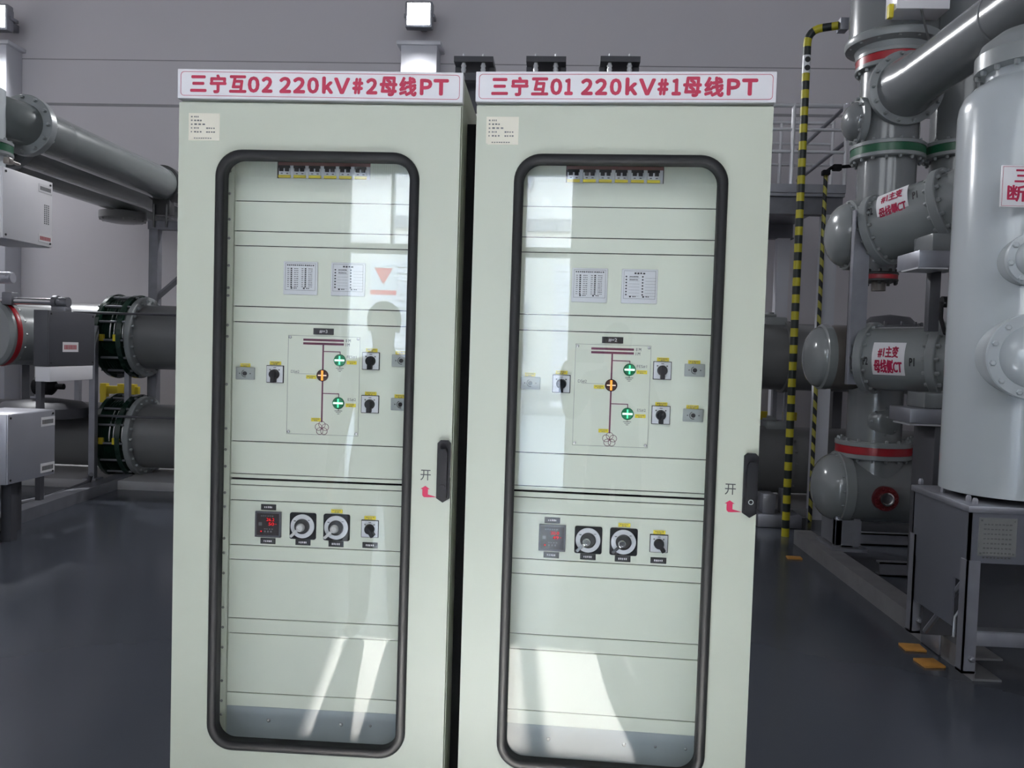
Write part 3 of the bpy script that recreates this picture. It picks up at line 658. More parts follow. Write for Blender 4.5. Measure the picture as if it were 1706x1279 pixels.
YC = 4.10
def zpx(py, pc): return at(pc, py, YC).z
cb_ = at(1457, 690, YC)                                   # axis of the riser
CX = cb_.x
def cz(py):                                               # height on the riser axis seen at image row py
    z = 1.5
    for _ in range(8):
        d = Vector((CX, YC, z))-CAM; y = 639.5-FPX*d.dot(up)/d.dot(fw); z += (y-py)*d.dot(fw)/FPX
    return z
Dc = (Vector((CX, YC, 1.5))-CAM).dot(fw)
rp = lambda npx: npx*Dc/FPX
def riser(label, group):
    t = thing('gas_riser', label, 'gas duct', (CX, YC, 0), 0, group); A = Vector((CX, YC, 0)); a = Z
    zt = cz(-60); m = MB(); m.lathe([(rp(68), cz(72)), (rp(68), zt)], A, a, 48); m.build('housing', 'duct_paint', t)
    m = MB(); m.lathe([(rp(67), cz(66)), (rp(73), cz(70)), (rp(74), cz(76)), (rp(72), cz(82)), (rp(58), cz(86)), (rp(54), cz(100))], A, a, 48); m.bolts(A+Z*cz(78), -a, rp(66), 14, .014, .03); m.build('cone', 'flange_paint', t)
    flange('upper_flange', A+Z*cz(108), a, rp(56), cz(94)-cz(121), 16, t, ring=.030, ring_mat='red_paint')
    m = MB(); m.lathe([(rp(47), cz(262)), (rp(47), cz(112))], A, a, 48); m.build('pipe', 'duct_paint', t)
    flange('lower_flange', A+Z*cz(257), a, rp(58), cz(246)-cz(272), 16, t, ring=.030, ring_mat='green_paint')
    m = MB(); m.lathe([(rp(45), cz(420)), (rp(45), cz(265))], A, a, 48); m.build('pipe', 'duct_paint', t)
    return t
ra = riser('grey gas riser with a red ring above a green one, left of the breaker tank', 'gas risers')
copy_tree(ra, (.56, .05, .03), 'grey gas riser with a green ring, half hidden behind the slanting duct and breaker tank')
# side cover on the riser and the operating box hung on its housing
c = Vector((CX-rp(44), YC-.02, cz(205))); t = thing('inspection_cover', 'round grey domed cover on the left flank of the first riser', 'cover', c)
m = MB(); m.lathe([(rp(34), 0), (rp(38), .004), (rp(38), .05), (rp(34), .055)], c, -X, 36); m.bolts(c-X*.055, -X, rp(35), 10, .012, .02); m.build('rim', 'flange_paint', t)
m = MB(); dome(m, c-X*.05, -X, rp(31), .10); m.build('dome', 'duct_paint', t)
p0 = at(1494, 10, YC-.50); p1 = at(1583, 10, YC-.50); pb = at(1494, 14, YC-.50)
t = thing('operating_box', 'white steel operating box on the riser housing at the top edge', 'box', ((p0.x+p1.x)/2, YC-.4, pb.z))
m = MB(); m.box((p0.x, YC-.50, pb.z), (p1.x, YC-.30, pb.z+.42), .006); m.build('body', 'white_box', t)
m = MB(); m.box((p0.x-.035, YC-.46, pb.z-.045), (p0.x-.002, YC-.42, pb.z+.05), .004); m.build('side_tag', 'yellow_label', t)
m = MB(); m.tube([at(1535, 16, YC-.5), at(1542, 45, YC-.42), at(1550, 77, YC-.34)], .008, 8); tag(m.build('cable', 'grey_ink'), 'thin grey cable running down from the white operating box', 'cable')
# horizontal gas duct coming off the riser towards the camera
bz = cz(163); bc = Vector((CX+.02, YC-rp(47), bz))
t = thing('gas_duct', 'thick grey gas duct slanting to the upper right corner from the riser', 'gas duct', bc)
m = MB(); m.lathe([(rp(52), -.02), (rp(58), -.01), (rp(58), .035), (rp(54), .04)], bc, -Y_, 48); m.bolts(bc-Y_*.04, -Y_, rp(53), 14, .014, .022); m.build('flange', 'flange_paint', t)
dr_ = .175; e0 = bc+Vector((.02, -.24, -.01)); e1 = at(1700, -8, .9)
dr_dir = Vector((.03, -1, -.0)).normalized()
m = MB(); m.lathe([(rp(47), 0), (rp(46), .05), (dr_+.03, .12), (dr_+.012, .20), (dr_+.005, .3), (dr_, .32), (dr_, 3.6)], bc-Y_*.03, dr_dir, 48); m.build('pipe', 'duct_paint', t)
m = MB(); q = bc-Y_*.03+dr_dir*1.25; m.lathe([(dr_+.001, -.012), (dr_+.006, -.006), (dr_+.006, .006), (dr_+.001, .012)], q, dr_dir, 48, caps=False); m.build('weld_seam', 'duct_paint', t)

# current transformers: drums lying along the hall between riser and breaker tank
def drum(name, label, pf, pn, rr, ylab, txt):
    """far end centre pf, near end centre pn"""
    ax = (pn-pf).normalized(); L = (pn-pf).length
    t = thing(name, label, 'current transformer', (pf+pn)/2-Z*rr, 0, 'current transformers')
    m = MB(); m.lathe([(rr*.96, -.02), (rr, .03), (rr, L)], pf, ax, 56); m.build('drum', 'drum_paint', t)
    flange('far_flange', pf-ax*.015, ax, rr*1.14, .06, 16, t); flange('near_flange', pn+ax*.03, ax, rr*1.16, .06, 16, t, br=.015)
    m = MB(); m.lathe([(rr*.97, .05), (rr*.97, .40), (rr*.7, .46), (0, .48)], pn, ax, 48); m.build('neck', 'drum_paint', t)
    # label wrapped on the left flank
    def wrap(a0, a1, l0, l1, rad, nseg=10):
        _ , q1, q2 = frame_of(ax); side = Vector((-1, 0, 0)); side = (side-ax*side.dot(ax)).normalized(); upv = (Z-ax*ax.z).normalized()
        mm = MB(); g = []
        for i in range(nseg+1):
            th = a0+(a1-a0)*i/nseg; d = side*math.cos(th)+upv*math.sin(th)
            g.append([mm.bm.verts.new(pf+ax*l+d*rad) for l in (l0, l1)])
        for i in range(nseg): mm.bm.faces.new((g[i][0], g[i][1], g[i+1][1], g[i+1][0]))
        return mm, side, upv
    (a0, a1, l0, l1) = ylab
    mm, side, upv = wrap(a0, a1, l0, l1, rr+.002); lb = mm.build('label_plate', 'white_plate', t, recalc=True)
    for s, ac, hgt, wd in txt:
        mm = MB(); mm.text(s, (0, 0, 0), X, Y_, (wd, hgt), .03, 0)
        lc = (l0+l1)/2
        for v in mm.bm.verts:
            th = ac+v.co.y/rr; d = side*math.cos(th)+upv*math.sin(th); v.co = pf+ax*(lc+v.co.x)+d*(rr+.0045)
        mm.build('lettering', 'red_ink', lb, flat=True, recalc=False)
    for s, lc, ac in (('P2', l0-.045, (a0+a1)/2-.08), ('P1', l1+.05, (a0+a1)/2-.08)):
        mm = MB(); mm.text(s, (0, 0, 0), X, Y_, (.035, .055), .03, 0)
        for v in mm.bm.verts:
            th = ac+v.co.y/rr; d = side*math.cos(th)+upv*math.sin(th); v.co = pf+ax*(lc+v.co.x)+d*(rr+.003)
        mm.build('terminal_mark', 'black_ink', t, flat=True, recalc=False)
    return t, ax, L
pf1 = at(1472, 383, 3.68); pn1 = at(1574, 347, 3.36)
drum('current_transformer', 'upper grey current transformer drum with a white label, rising towards the breaker tank', pf1, pn1, .228, (-.20, .78, .085, .305), (('#1主变', .50, .08, .15), ('母线侧CT', .02, .08, .19)))
pf2 = at(1457, 602, 3.68); pn2 = at(1566, 594, 3.36); zm = (pf2.z+pn2.z)/2; pf2.z = pn2.z = zm
drum('current_transformer', 'lower grey current transformer drum with a white label, level beside the breaker tank', pf2, pn2, .225, (-.52, .50, .085, .305), (('#1主变', .20, .08, .14), ('母线侧CT', -.24, .095, .19)))
# nodes with domed covers facing left
def node(name, label, c, rr, ydome_px, stub=True, r_d=None):
    t = thing(name, label, 'gas housing', c-Z*rr); r_d = r_d or rr*1.02
    m = MB(); m.lathe([(rr, -.36), (rr, .30)], c, X, 48); m.build('body', 'duct_paint', t)
    flange('flange', c-X*.30, X, rr*1.12, .06, 14, t)
    m = MB(); dome(m, c-X*.33, -X, r_d, .15); m.build('dome', 'drum_paint', t); return t
n1 = Vector((CX+.05, YC, pf1.z+.02)); n2 = Vector((CX, YC, pf2.z))
t = node('switch_housing', 'grey domed switch housing at the far end of the upper transformer drum', n1, .235, 0)
m = MB(); s0 = at(1466, 425, YC-.15); m.cyl((s0.x, s0.y, n1.z-.3), (s0.x, s0.y, n1.z-.1), .115, 28); m.build('stub', 'duct_paint', t)
fl = flange('stub_flange', (s0.x, s0.y, n1.z-.33), Z, .135, .07, 10, t, ring=.018, ring_mat='red_paint', mt='bolt_dark'); m = MB(); m.cyl((s0.x, s0.y, n1.z-.43), (s0.x, s0.y, n1.z-.36), .05, 16); m.build('stub_cap', 'bronze_pipe', t)
m = MB(); m.cyl(n1-Y_*.1, pf1, .2, 40); m.build('neck', 'duct_paint', t)
# lower left node: bronze coloured duct with stepped rings and a pale dome
d2 = at(1352, 598, YC); c2 = Vector((CX, YC, n2.z)); xl = d2.x
t = thing('transition_duct', 'brownish transition duct with stepped rings and a pale dome at its left end', 'gas duct', (xl+.3, YC, n2.z-.23))
m = MB(); m.lathe([(.245, .12), (.245, .36)], (xl, YC, n2.z), X, 48); m.build('barrel', 'bronze_pipe', t)
m = MB(); m.lathe([(.24, .36), (.25, .365), (.25, .40), (.205, .405), (.205, .45), (.19, .455), (.19, .50), (.15, .55), (.15, CX-xl)], (xl, YC, n2.z), X, 48); m.build('stepped_ring', 'flange_paint', t)
m = MB(); m.lathe([(.245, .12), (.25, .10), (.25, .06), (.235, .05)], (xl, YC, n2.z), X, 48); dome(m, (xl+.06, YC, n2.z), -X, .235, .12); m.build('dome', 'drum_paint', t)
m = MB(); m.cyl(n2-Y_*.0, pf2, .19, 40); m.build('neck', 'duct_paint', t)
m = MB(); h2 = at(1490, 522, YC-.1); m.lathe([(.22, 0), (.24, .01), (.24, .05), (.20, .06), (.14, .12), (0, .14)], (CX+.08, YC, n2.z+.20), Z, 40); m.bolts((CX+.08, YC, n2.z+.25), Z, .22, 12, .013, .03); m.build('top_cover', 'grey_box', t)
# lower riser, red ring and bottom vessel
zf = cz(747)
t = thing('lower_riser', 'short grey riser with a red flange ring standing on the bottom vessel', 'gas duct', (CX, YC, zf), 0, 'lower risers')
m = MB(); m.lathe([(rp(43), zf), (rp(43), n2.z-.1)], (CX, YC, 0), Z, 48); m.build('pipe', 'duct_paint', t)
flange('flange', (CX, YC, zf), Z, rp(60), .13, 16, t, ring=.030, ring_mat='red_paint')
pc = at(1474, 702, YC-rp(43)+.02); m = MB(); m.lathe([(.115, 0), (.118, .01), (.118, .05), (.108, .06), (.06, .085), (.03, .09), (0, .09)], pc+Y_*.05, Vector((-.1, -1, 0)), 36); m.bolts(pc+Vector((0, -.01, 0)), Vector((-.1, -1, 0)), .10, 8, .009, .015); m.build('round_cap', 'duct_paint', t)
copy_tree(t, (.56, .05, 0), 'second short riser with a red ring, further right beside the breaker stand')
vc = at(1400, 811, YC-.02); vz = vc.z; vr = .262
t = thing('bottom_vessel', 'dark grey horizontal vessel near the floor with a domed left end and sight port', 'vessel', (vc.x+.6, YC, vz-vr))
m = MB(); m.lathe([(vr, 0), (vr, 2.2)], (vc.x+.02, YC, vz), X, 52); m.lathe([(rp(52), -.02), (rp(50), .25)], (CX, YC, zf-.22), Z, 40); m.build('body', 'duct_paint', t)
flange('end_flange', (vc.x-.0, YC, vz), X, vr*1.06, .08, 14, t, mt='drum_paint')
m = MB(); dome(m, (vc.x-.04, YC, vz), -X, vr*.98, .17); m.build('dome', 'drum_paint', t)
pp = at(1474, 830, YC-vr-.01); m = MB(); m.lathe([(.09, -.04), (.09, .03)], pp, -Y_, 32); m.bolts(pp-Y_*.03, -Y_, .072, 10, .011, .018); sp_ = m.build('sight_port', 'dark_red', t)
m = MB(); m.lathe([(.052, 0), (.05, .022), (.04, .024), (.036, .01), (0, .01)], pp-Y_*.03, -Y_, 24); m.build('port_window', 'chrome', sp_)
for k, dx in enumerate((-.02, .05)):
    m = MB(); m.box((vc.x-.07+k*.14, YC-.16+k*.02, .12), (vc.x-.02+k*.14, YC-.10+k*.02, vz-vr+.06), .004); m.build('leg', 'galvanised', t)
m = MB(); m.box((vc.x-.10, YC-.20, .11), (vc.x+.16, YC+.2, .135)); m.box((vc.x-.07, YC-.16, vz-vr-.16), (vc.x+.12, YC+.16, vz-vr+.03)); m.build('saddle', 'galvanised', t)

# galvanised angle post carrying the two transformer drums
pt = at(1437, 352, YC-.50); pb = at(1415, 690, YC-.50); x0 = pt.x-.07; yy = YC-.5
zb = at(1420, 640, yy).z
t = thing('angle_post', 'upright galvanised angle post in front of the riser between both transformer drums', 'post', (pt.x, yy, zb))
m = MB(); m.prism([(x0, zb), (x0+.13, zb), (x0+.13, at(1446, 372, yy).z), (x0+.105, pt.z), (x0, pt.z)], (0, yy, 0), X, Z, .008); m.box((x0, yy-.06, zb), (x0+.008, yy, pt.z)); m.build('angle', 'galvanised', t)
m = MB()
for z in (pt.z-.06, pt.z-.22, zb+.06, zb+.25): m.lathe([(.014, 0), (.014, .018), (.008, .022)], (x0+.095, yy-.008, z), -Y_, 6)
m.build('bolt', 'bolt_dark', t)
# terminal boxes under the drums, dark post between them
def terminal(label, px0, px1, py0, py1, Y, post=None):
    a = at(px0, py1, Y); b = at(px1, py0, Y); a2 = at(px0, py0, Y)
    t = thing('terminal_box', label, 'box', ((a.x+b.x)/2, Y, a.z), 0, 'terminal boxes under the drums')
    zt_ = max(a2.z, b.z); zb_ = a.z; k = zb_+(zt_-zb_)*.48
    m = MB(); m.box((a.x, Y-.12, zb_), (b.x, Y+.2, k), .006); m.build('lower_box', 'galvanised', t)
    m = MB(); m.box((a.x+(b.x-a.x)*.3, Y-.08, k), (b.x, Y+.18, zt_), .01); m.build('neck', 'duct_paint', t)
    m = MB(); m.box((a.x-.012, Y-.14, zb_-.012), (a.x+(b.x-a.x)*.55, Y+.1, zb_-.002)); m.build('cover', 'aluminium', t)
    return t
terminal('grey terminal box under the upper transformer drum', 1516, 1602, 392, 448, 2.95)
terminal('grey terminal box under the lower transformer drum', 1502, 1592, 655, 702, 3.0)
q0 = at(1546, 452, 3.1); q1 = at(1564, 452, 3.1)
m = MB(); m.box((q0.x, 3.06, pn2.z+.18), (q1.x, 3.12, q0.z), .004); tag(m.build('dark_post', 'grey_box'), 'dark square post between the upper and lower transformer drums', 'post')
m = MB(); c = at(1577, 503, 2.9); m.cyl(c-X*.03, c+X*.14, .035, 14); m.tube([c-X*.03, c+Vector((-.03, 0, -.1)), c+Vector((.0, 0, -.19)), c+Vector((.1, 0, -.23))], .014, 8); tag(m.build('cable_plug', 'black_plastic'), 'black plug with a bent cable beside the breaker tank', 'plug')
c = at(1560, 735, 3.0); m = MB(); m.box((c.x-.06, 2.9, .14), (c.x+.3, 3.2, at(1560, 703, 3.0).z-.02), .01); tag(m.build('steel_support', 'grey_box'), 'dark steel support under the lower terminal box', 'support')

# breaker tank on its box stand
TY = 1.87; tc_ = at(1694, 600, TY); TX = tc_.x
def tz(py, dy=0):
    z = 1.5
    for _ in range(8):
        d = Vector((TX, TY+dy, z))-CAM; y = 639.5-FPX*d.dot(up)/d.dot(fw); z += (y-py)*d.dot(fw)/FPX
    return z
Dt = (Vector((TX, TY, 1.5))-CAM).dot(fw); TR = .315
t = thing('breaker_tank', 'large upright grey breaker tank at the right edge on a stainless stand', 'tank', (TX, TY, 0))
zb0 = tz(838, -.32)
m = MB(); m.lathe([(TR, zb0), (TR, tz(192)), (TR*.985, tz(176)), (TR*.93, tz(160)), (TR*.82, tz(147)), (TR*.70, tz(140)), (TR*.64, tz(134)), (TR*.64, tz(110))], (TX, TY, 0), Z, 64); m.build('shell', 'tank_paint', t)
m = MB(); m.lathe([(TR*.64, tz(122)), (TR*.80, tz(119)), (TR*.80, tz(92)), (TR*.76, tz(88)), (TR*.72, tz(74)), (TR*.5, tz(55)), (0, tz(48))], (TX, TY, 0), Z, 64); m.bolts((TX, TY, tz(119)), -Z, TR*.74, 16, .015, .025); m.build('top_flange', 'flange_paint', t)
def port(px, py, r, n, nm):
    c = at(px, py, TY-.345); ax = Vector((-.22, -1, 0)).normalized(); m = MB()
    m.lathe([(r*1.02, -.16), (r*1.0, -.01), (r*1.06, .0), (r*1.06, .045), (r*1.03, .05), (r*.80, .052)], c, ax, 48); m.bolts(c+ax*.05, ax, r*.92, n, .014, .012, .2); o = m.build(nm, 'tank_paint', t)
    m = MB(); dome(m, c+ax*.045, ax, r*.78, .06); m.build('dome', 'tank_paint', o); return o
port(1718, 594, .185, 12, 'side_port'); port(1722, 432, .115, 8, 'small_port')
a = at(1669, 275, TY-.335); b = at(1790, 275, TY-.335); c = at(1666, 345, TY-.335)
m = MB(); m.box((a.x, TY-.338, c.z), (a.x+.42, TY-.330, a.z), .002); sg = m.build('name_plate', 'white_plate', t)
m = MB(); k = .006; m.ringplate([(a.x+k, c.z+k), (a.x+.42-k, c.z+k), (a.x+.42-k, a.z-k), (a.x+k, a.z-k)], [(a.x+k+.0015, c.z+k+.0015), (a.x+.42-k-.0015, c.z+k+.0015), (a.x+.42-k-.0015, a.z-k-.0015), (a.x+k+.0015, a.z-k-.0015)], (0, TY-.338, 0), X, Z, .0005); m.build('border_line', 'red_ink', sg, flat=True)
for ch_, p_, f_ in (('三', at(1705, 293, TY-.338), (.075, .058)), ('断', at(1694, 322, TY-.338), (.085, .075))):
    m = MB(); m.text(ch_, (p_.x, TY-.338, p_.z), X, Z, f_, .03); m.build('lettering', 'red_ink', sg, flat=True)
m = MB(); m.box((a.x+.12, TY-.331, (a.z+c.z)/2-.04), (a.x+.3, TY-.24, (a.z+c.z)/2+.04)); m.build('plate_bracket', 'galvanised', sg)
# stand
SF = 1.56; fl_ = at(1617, 842, SF); SX0 = fl_.x; SX1 = SX0+.85; SB = 2.14; zt_ = fl_.z; zm_ = at(1617, 937, SF).z; zl = at(1525, 1016, SB).z; zbm = .115
m = MB(); m.box((SX0, SF, zm_), (SX1, SF+.012, zt_-.005)); m.box((SX0, SF, zm_-.1), (SX0+.012, SB, zt_-.005)); m.box((SX1-.012, SF, zm_), (SX1, SB, zt_-.005)); m.box((SX0, SB-.012, zl), (SX1, SB, zt_-.005)); m.box((SX0+.002, SF+.12, zbm+.18), (SX0+.010, SB, zm_-.05)); box_ = m.build('box_stand', 'stand_steel', t, flat=True)
m = MB(); m.box((SX0-.012, SF-.012, zt_-.03), (SX1+.012, SB+.012, zt_), .003)
for k in range(3): m.lathe([(.014, 0), (.014, .02), (.008, .03)], (SX0+.05, SF+.12+k*.25, zt_), Z, 6)
for k in range(3): m.lathe([(.014, 0), (.014, .02), (.008, .03)], (SX0+.04+k*.3, SF+.04, zt_), Z, 6)
m.build('top_plate', 'galvanised', t)
for x in (SX0-.006, SX1-.055):
    for y in (SF-.01, SB-.05):
        m = MB(); m.box((x, y, zbm), (x+.06, y+.008, zm_+.01)); m.box((x, y, zbm), (x+.008, y+.06, zm_+.01)); m.box((x, y, zbm), (x+.065, y+.07, zbm+.012)); m.lathe([(.014, 0), (.014, .015), (.008, .02)], (x+.04, y-.0, zbm+.07), -Y_, 6); m.build('leg', 'galvanised', t, flat=True)
m = MB(); m.tube([(SX0+.02, SF+.06, zm_-.10), (SX0+.02, SB-.16, zbm+.05)], .014, 6); m.build('brace', 'galvanised', t)
m = MB(); m.box((SX0+.05, SF-.008, zbm+.13), (SX1-.05, SF+.05, zbm+.20), .003); m.box((SX0+.05, SF-.012, zbm+.195), (SX1-.05, SF+.05, zbm+.203)); m.build('lower_rail', 'galvanised', t)
m = MB(); m.box((SX0+.04, SF+.5, .12), (SX1-.05, SF+.52, zm_)); m.build('inner_panel', 'grey_box', t)
n0 = at(1632, 862, SF-.004); n1_ = at(1692, 928, SF-.004)
m = MB(); m.box((n0.x, SF-.004, n1_.z), (n1_.x+.0, SF, n0.z)); pl = m.build('rating_plate', 'plate_metal', t)
m = MB()
for k in range(8): scribble(m, n0.x+.02, n1_.x-.02, n0.z-.03-k*.022, .008, SF-.004, 8, k)
for x in (n0.x+.012, n1_.x-.012):
    for z in (n0.z-.012, n1_.z+.012): m.box((x-.004, SF-.006, z-.004), (x+.004, SF-.004, z+.004))
m.build('print', 'grey_ink', pl, flat=True)

# base channels
def channel(name, label, p, q, h, wd, side, group=None, mt='steel_beam'):
    """C channel on the floor from p to q (face line), web face on the aisle side"""
    p, q = Vector(p), Vector(q); e = (q-p); L = e.length; e.normalize(); n = Vector((-e.y, e.x, 0))*side
    prof = [(0, 0), (wd, 0), (wd, .010), (.010, .012), (.010, h-.012), (wd, h-.010), (wd, h), (0, h)]
    m = MB(); A = [m.bm.verts.new(p+n*x+Z*z) for x, z in prof]; B = [m.bm.verts.new(q+n*x+Z*z) for x, z in prof]; k = len(prof)
    m.bm.faces.new(A); m.bm.faces.new(B[::-1])
    for i in range(k): m.bm.faces.new((A[i], A[(i+1) % k], B[(i+1) % k], B[i]))
    return tag(m.build(name, mt, flat=True), label, 'steel channel', group)
g0 = atZ(1620, 1134, 0); g1 = atZ(1322, 905, 0)
bm_ = channel('base_channel', 'rusty grey steel base channel on the floor along the right switchgear row', g0, g1, .115, .14, -1, 'base channels')
ev = (g1-g0).normalized(); nv = Vector((ev.y, -ev.x, 0))
m = MB(); q = g0+ev*.42-nv*.012; ang = math.atan2(ev.y, ev.x); MR = Matrix.Translation(q) @ Matrix.Rotation(ang, 4, 'Z')
m.box((-.10, -.02, .004), (.10, -.002, .112), .004, MR); m.box((.095, -.07, .004), (.105, -.002, .112), .002, MR)
for z in (.03, .075): m.cyl(MR @ Vector((.105, -.045, z)), MR @ Vector((.13, -.045, z)), .012, 8)
m.build('splice_plate', 'galvanised', bm_)
l = g0+ev*.30+nv*.05; m = MB(); m.tube([l+Z*.115, l+Vector((0, 0, .22)), l+Vector((.03, .0, .27)), l+Vector((.07, .0, .25)), l+Vector((.09, .01, .115))], .009, 8); tag(m.build('earthing_loop', 'aluminium'), 'pale curved earthing loop on the base channel by the stand leg', 'cable')
for k, (px, py, dx) in enumerate(((1520, 1080, .10), (1548, 1106, .11), (1323, 930, .07), (1283, 874, .12))):
    c = atZ(px, py, 0); MR = Matrix.Translation(c) @ Matrix.Rotation(ang+(.1 if k % 2 else -.05), 4, 'Z'); m = MB(); m.box((-dx/2, -.055, 0), (dx/2, .055, .012), .002, MR)
    tag(m.build('floor_marker', 'orange_block'), ('thin orange floor marker, second nearest by the base channel end', 'orange floor marker nearest the end of the right base channel', 'small orange floor marker by the foot of the striped conduit', 'orange floor marker beside the right cabinet handle')[k], 'floor marker', 'orange floor markers')
for k, (px, py) in enumerate(((1432, 958), (1380, 905))):
    a = atZ(px, py, 0)+nv*.14
    m = MB(); m.box((a.x, a.y, 0), (a.x+1.5, a.y+.012, .10)); m.box((a.x, a.y, .088), (a.x+1.5, a.y+.07, .10)); m.box((a.x, a.y, 0), (a.x+1.5, a.y+.07, .012)); tag(m.build('cross_channel', 'galvanised', flat=True), ('galvanised cross channel on the floor behind the breaker stand', 'galvanised cross channel on the floor below the bottom vessel')[k], 'steel channel', 'cross channels')
m = MB(); a = at(1268, 842, 5.3); m.box((a.x-.05, 5.2, 0), (a.x+.35, 5.5, .12), .01); m.box((a.x, 5.25, .12), (a.x+.12, 5.45, .30), .01); m.box((a.x+.18, 5.3, .12), (a.x+.24, 5.4, .34)); tag(m.build('pipe_saddle', 'galvanised'), 'pale steel pipe saddle on the floor just right of the cabinets', 'support')

# yellow and black conduits
fx = atZ(1308, 893, 0); YH = fx.y
def conduit(pts, r, m_, label):
    path = [Vector(pts[0])]
    for i in range(1, len(pts)-1):
        p, q, s_ = Vector(pts[i-1]), Vector(pts[i]), Vector(pts[i+1]); R = .12
        u_, v_ = (p-q).normalized()*R, (s_-q).normalized()*R
        for k in range(7):
            tt = k/6; path.append((q+u_)*(1-tt)**2+q*2*tt*(1-tt)+(q+v_)*tt*tt)
    path.append(Vector(pts[-1])); full = []
    for a, b in zip(path, path[1:]):
        n = max(1, int((b-a).length/.3))
        full += [a.lerp(b, k/n) for k in range(n)]
    full.append(path[-1]); m = MB(); m.tube(full, r, 14); run = [0.0]
    for a, b in zip(full, full[1:]): run.append(run[-1]+(b-a).length)
    o = m.build('striped_conduit', m_); at_ = o.data.attributes.new('run_length', 'FLOAT', 'POINT')
    for k in range(len(full)*14): at_.data[k].value = run[k//14]
    return tag(o, label, 'conduit', 'striped conduits')
zt1 = at(1348, 50, YH).z; pe = at(1421, 47, YH-.45)
o = conduit([fx, Vector((fx.x, YH, zt1)), Vector((pe.x, YH-.1, zt1))], .033, 'hazard_stripe', 'thick yellow and black striped conduit rising right of the cabinets to the riser housing')
m = MB(); m.box((pe.x-.0, YH-.15, zt1-.05), (pe.x+.07, YH-.05, zt1+.05), .005); m.build('end_fitting', 'galvanised', o)
kk = at(1345, 108, YH); m = MB(); m.cyl((fx.x, YH, kk.z-.075), (fx.x, YH, kk.z+.075), .0345, 14); cl = m.build('warning_band', 'white_plastic', o)
m = MB()
for q in (-.035, .035): m.lathe([(.024, 0), (.024, .002), (0, .002)], (fx.x, YH-.0335, kk.z+q), -Y_, 16)
m.build('black_dot', 'black_ink', cl)
f2 = atZ(1349, 868, 0); z2 = at(1383, 297, f2.y).z
conduit([f2, Vector((f2.x+.0, f2.y, z2-.05)), Vector((f2.x, f2.y, z2))], .019, 'hazard_stripe_thin', 'thin yellow and black conduit right of the thick striped one')
m = MB(); c = Vector((f2.x, f2.y, z2)); m.tube([c, c+Z*.06, c+Vector((.05, 0, .1)), c+Vector((.25, 0, .12)), c+Vector((.45, -.1, .13))], .016, 8); m.cbox(c+Z*.05, (.07, .07, .05), .01); m.cbox(c+Vector((.10, 0, .10)), (.08, .06, .06), .01); tag(m.build('conduit_fitting', 'black_plastic'), 'black cable fitting on top of the thin striped conduit', 'fitting')

# ------------------------------------------------------------------ main bus ducts along the back
BY = 6.3; Db = BY-CAM.y
def busduct(name, label, pyl, bellows_px):
    c = at(230, pyl, BY); r = .345; z = c.z
    t = thing(name, label, 'bus duct', (0, BY, z-r), 0, 'main bus ducts')
    a = at(bellows_px[0], pyl, BY-.40).x; b = at(bellows_px[1], pyl, BY-.40).x
    m = MB(); m.lathe([(r, -7.2), (r, a+.05)], (0, BY, z), X, 52); m.build('duct', 'bus_paint', t)
    m = MB(); m.lathe([(r, b-.05), (r, 6.2)], (0, BY, z), X, 52); m.build('duct', 'bus_paint', t)
    m = MB(); n = 6; pr = [(r*1.10, a), (r*1.30, a+.005), (r*1.32, a+.05), (r*1.18, a+.055)]
    for k in range(n): pr += [(r*1.12, a+.06+k*(b-a-.14)/n), (r*1.19, a+.06+(k+.5)*(b-a-.14)/n)]
    pr += [(r*1.15, b-.075), (r*1.30, b-.07), (r*1.30, b-.02), (r*1.1, b-.015)]
    m.lathe(pr, (0, BY, z), X, 60); bl = m.build('bellows', 'dark_green', t, sharp=60)
    m = MB()
    for k in range(14):
        th = 2*PI*k/14+.1; d = Vector((0, math.cos(th), math.sin(th))); o = Vector((0, BY, z)); m.cyl(o+X*(a-.02)+d*r*1.25, o+X*(b+.01)+d*r*1.25, .012, 8)
    m.build('tie_rod', 'galvanised_dark', bl)
    m = MB()
    for k in range(4): m.tube([Vector((a+.17+k*.045, BY+math.cos(th)*r*1.215, z+math.sin(th)*r*1.215)) for th in [PI-.35+q*.1 for q in range(-4, 5)]], .007, 6)
    m.build('copper_link', 'chrome', bl)
    for q, mt_ in ((.06, 'yellow_paint'), (.22, 'yellow_label')):
        m = MB(); m.cbox((a+q+.03, BY-r*1.235, z-.02), (.05+.03*(q > .1), .03, .07), .004); m.build('yellow_tag', mt_, bl)
    flange('flange', (b+.03, BY, z), X, r*1.24, .06, 22, t, mt='flange_paint', br=.016)
    return t, z, r
t1, zu, rb = busduct('bus_duct', 'upper dark grey bus duct with green bellows, running behind the cabinets', 561, (158, 207))
t2, zlw, _ = busduct('bus_duct', 'lower dark grey bus duct with green bellows, just above the floor behind the cabinets', 725, (157, 205))
# right hand flange necks and saddles of the buses
for t_, z, py in ((t1, zu, 598), (t2, zlw, 778)):
    p = at(1303, py, BY); m = MB(); m.lathe([(rb*1.0, -.02), (rb*1.09, -.015), (rb*1.09, .02), (rb*1.02, .025)], (p.x, BY, z), X, 52); m.bolts((p.x+.02, BY, z), X, rb*1.04, 18, .014, .03); m.build('clamp_flange', 'bus_paint', t_)
    m = MB(); q = at(1292, py-65, BY-.1); m.box((q.x-.10, BY-.12, z+rb-.04), (q.x+.12, BY+.12, z+rb+.06), .02); m.cyl((q.x-.03, BY, z+rb+.06), (q.x-.03, BY, z+rb+.11), .04, 12); m.cyl((q.x-.12, BY-.04, z+rb+.07), (q.x+.02, BY-.04, z+rb+.075), .018, 8); m.build('valve_block', 'flange_paint', t_)
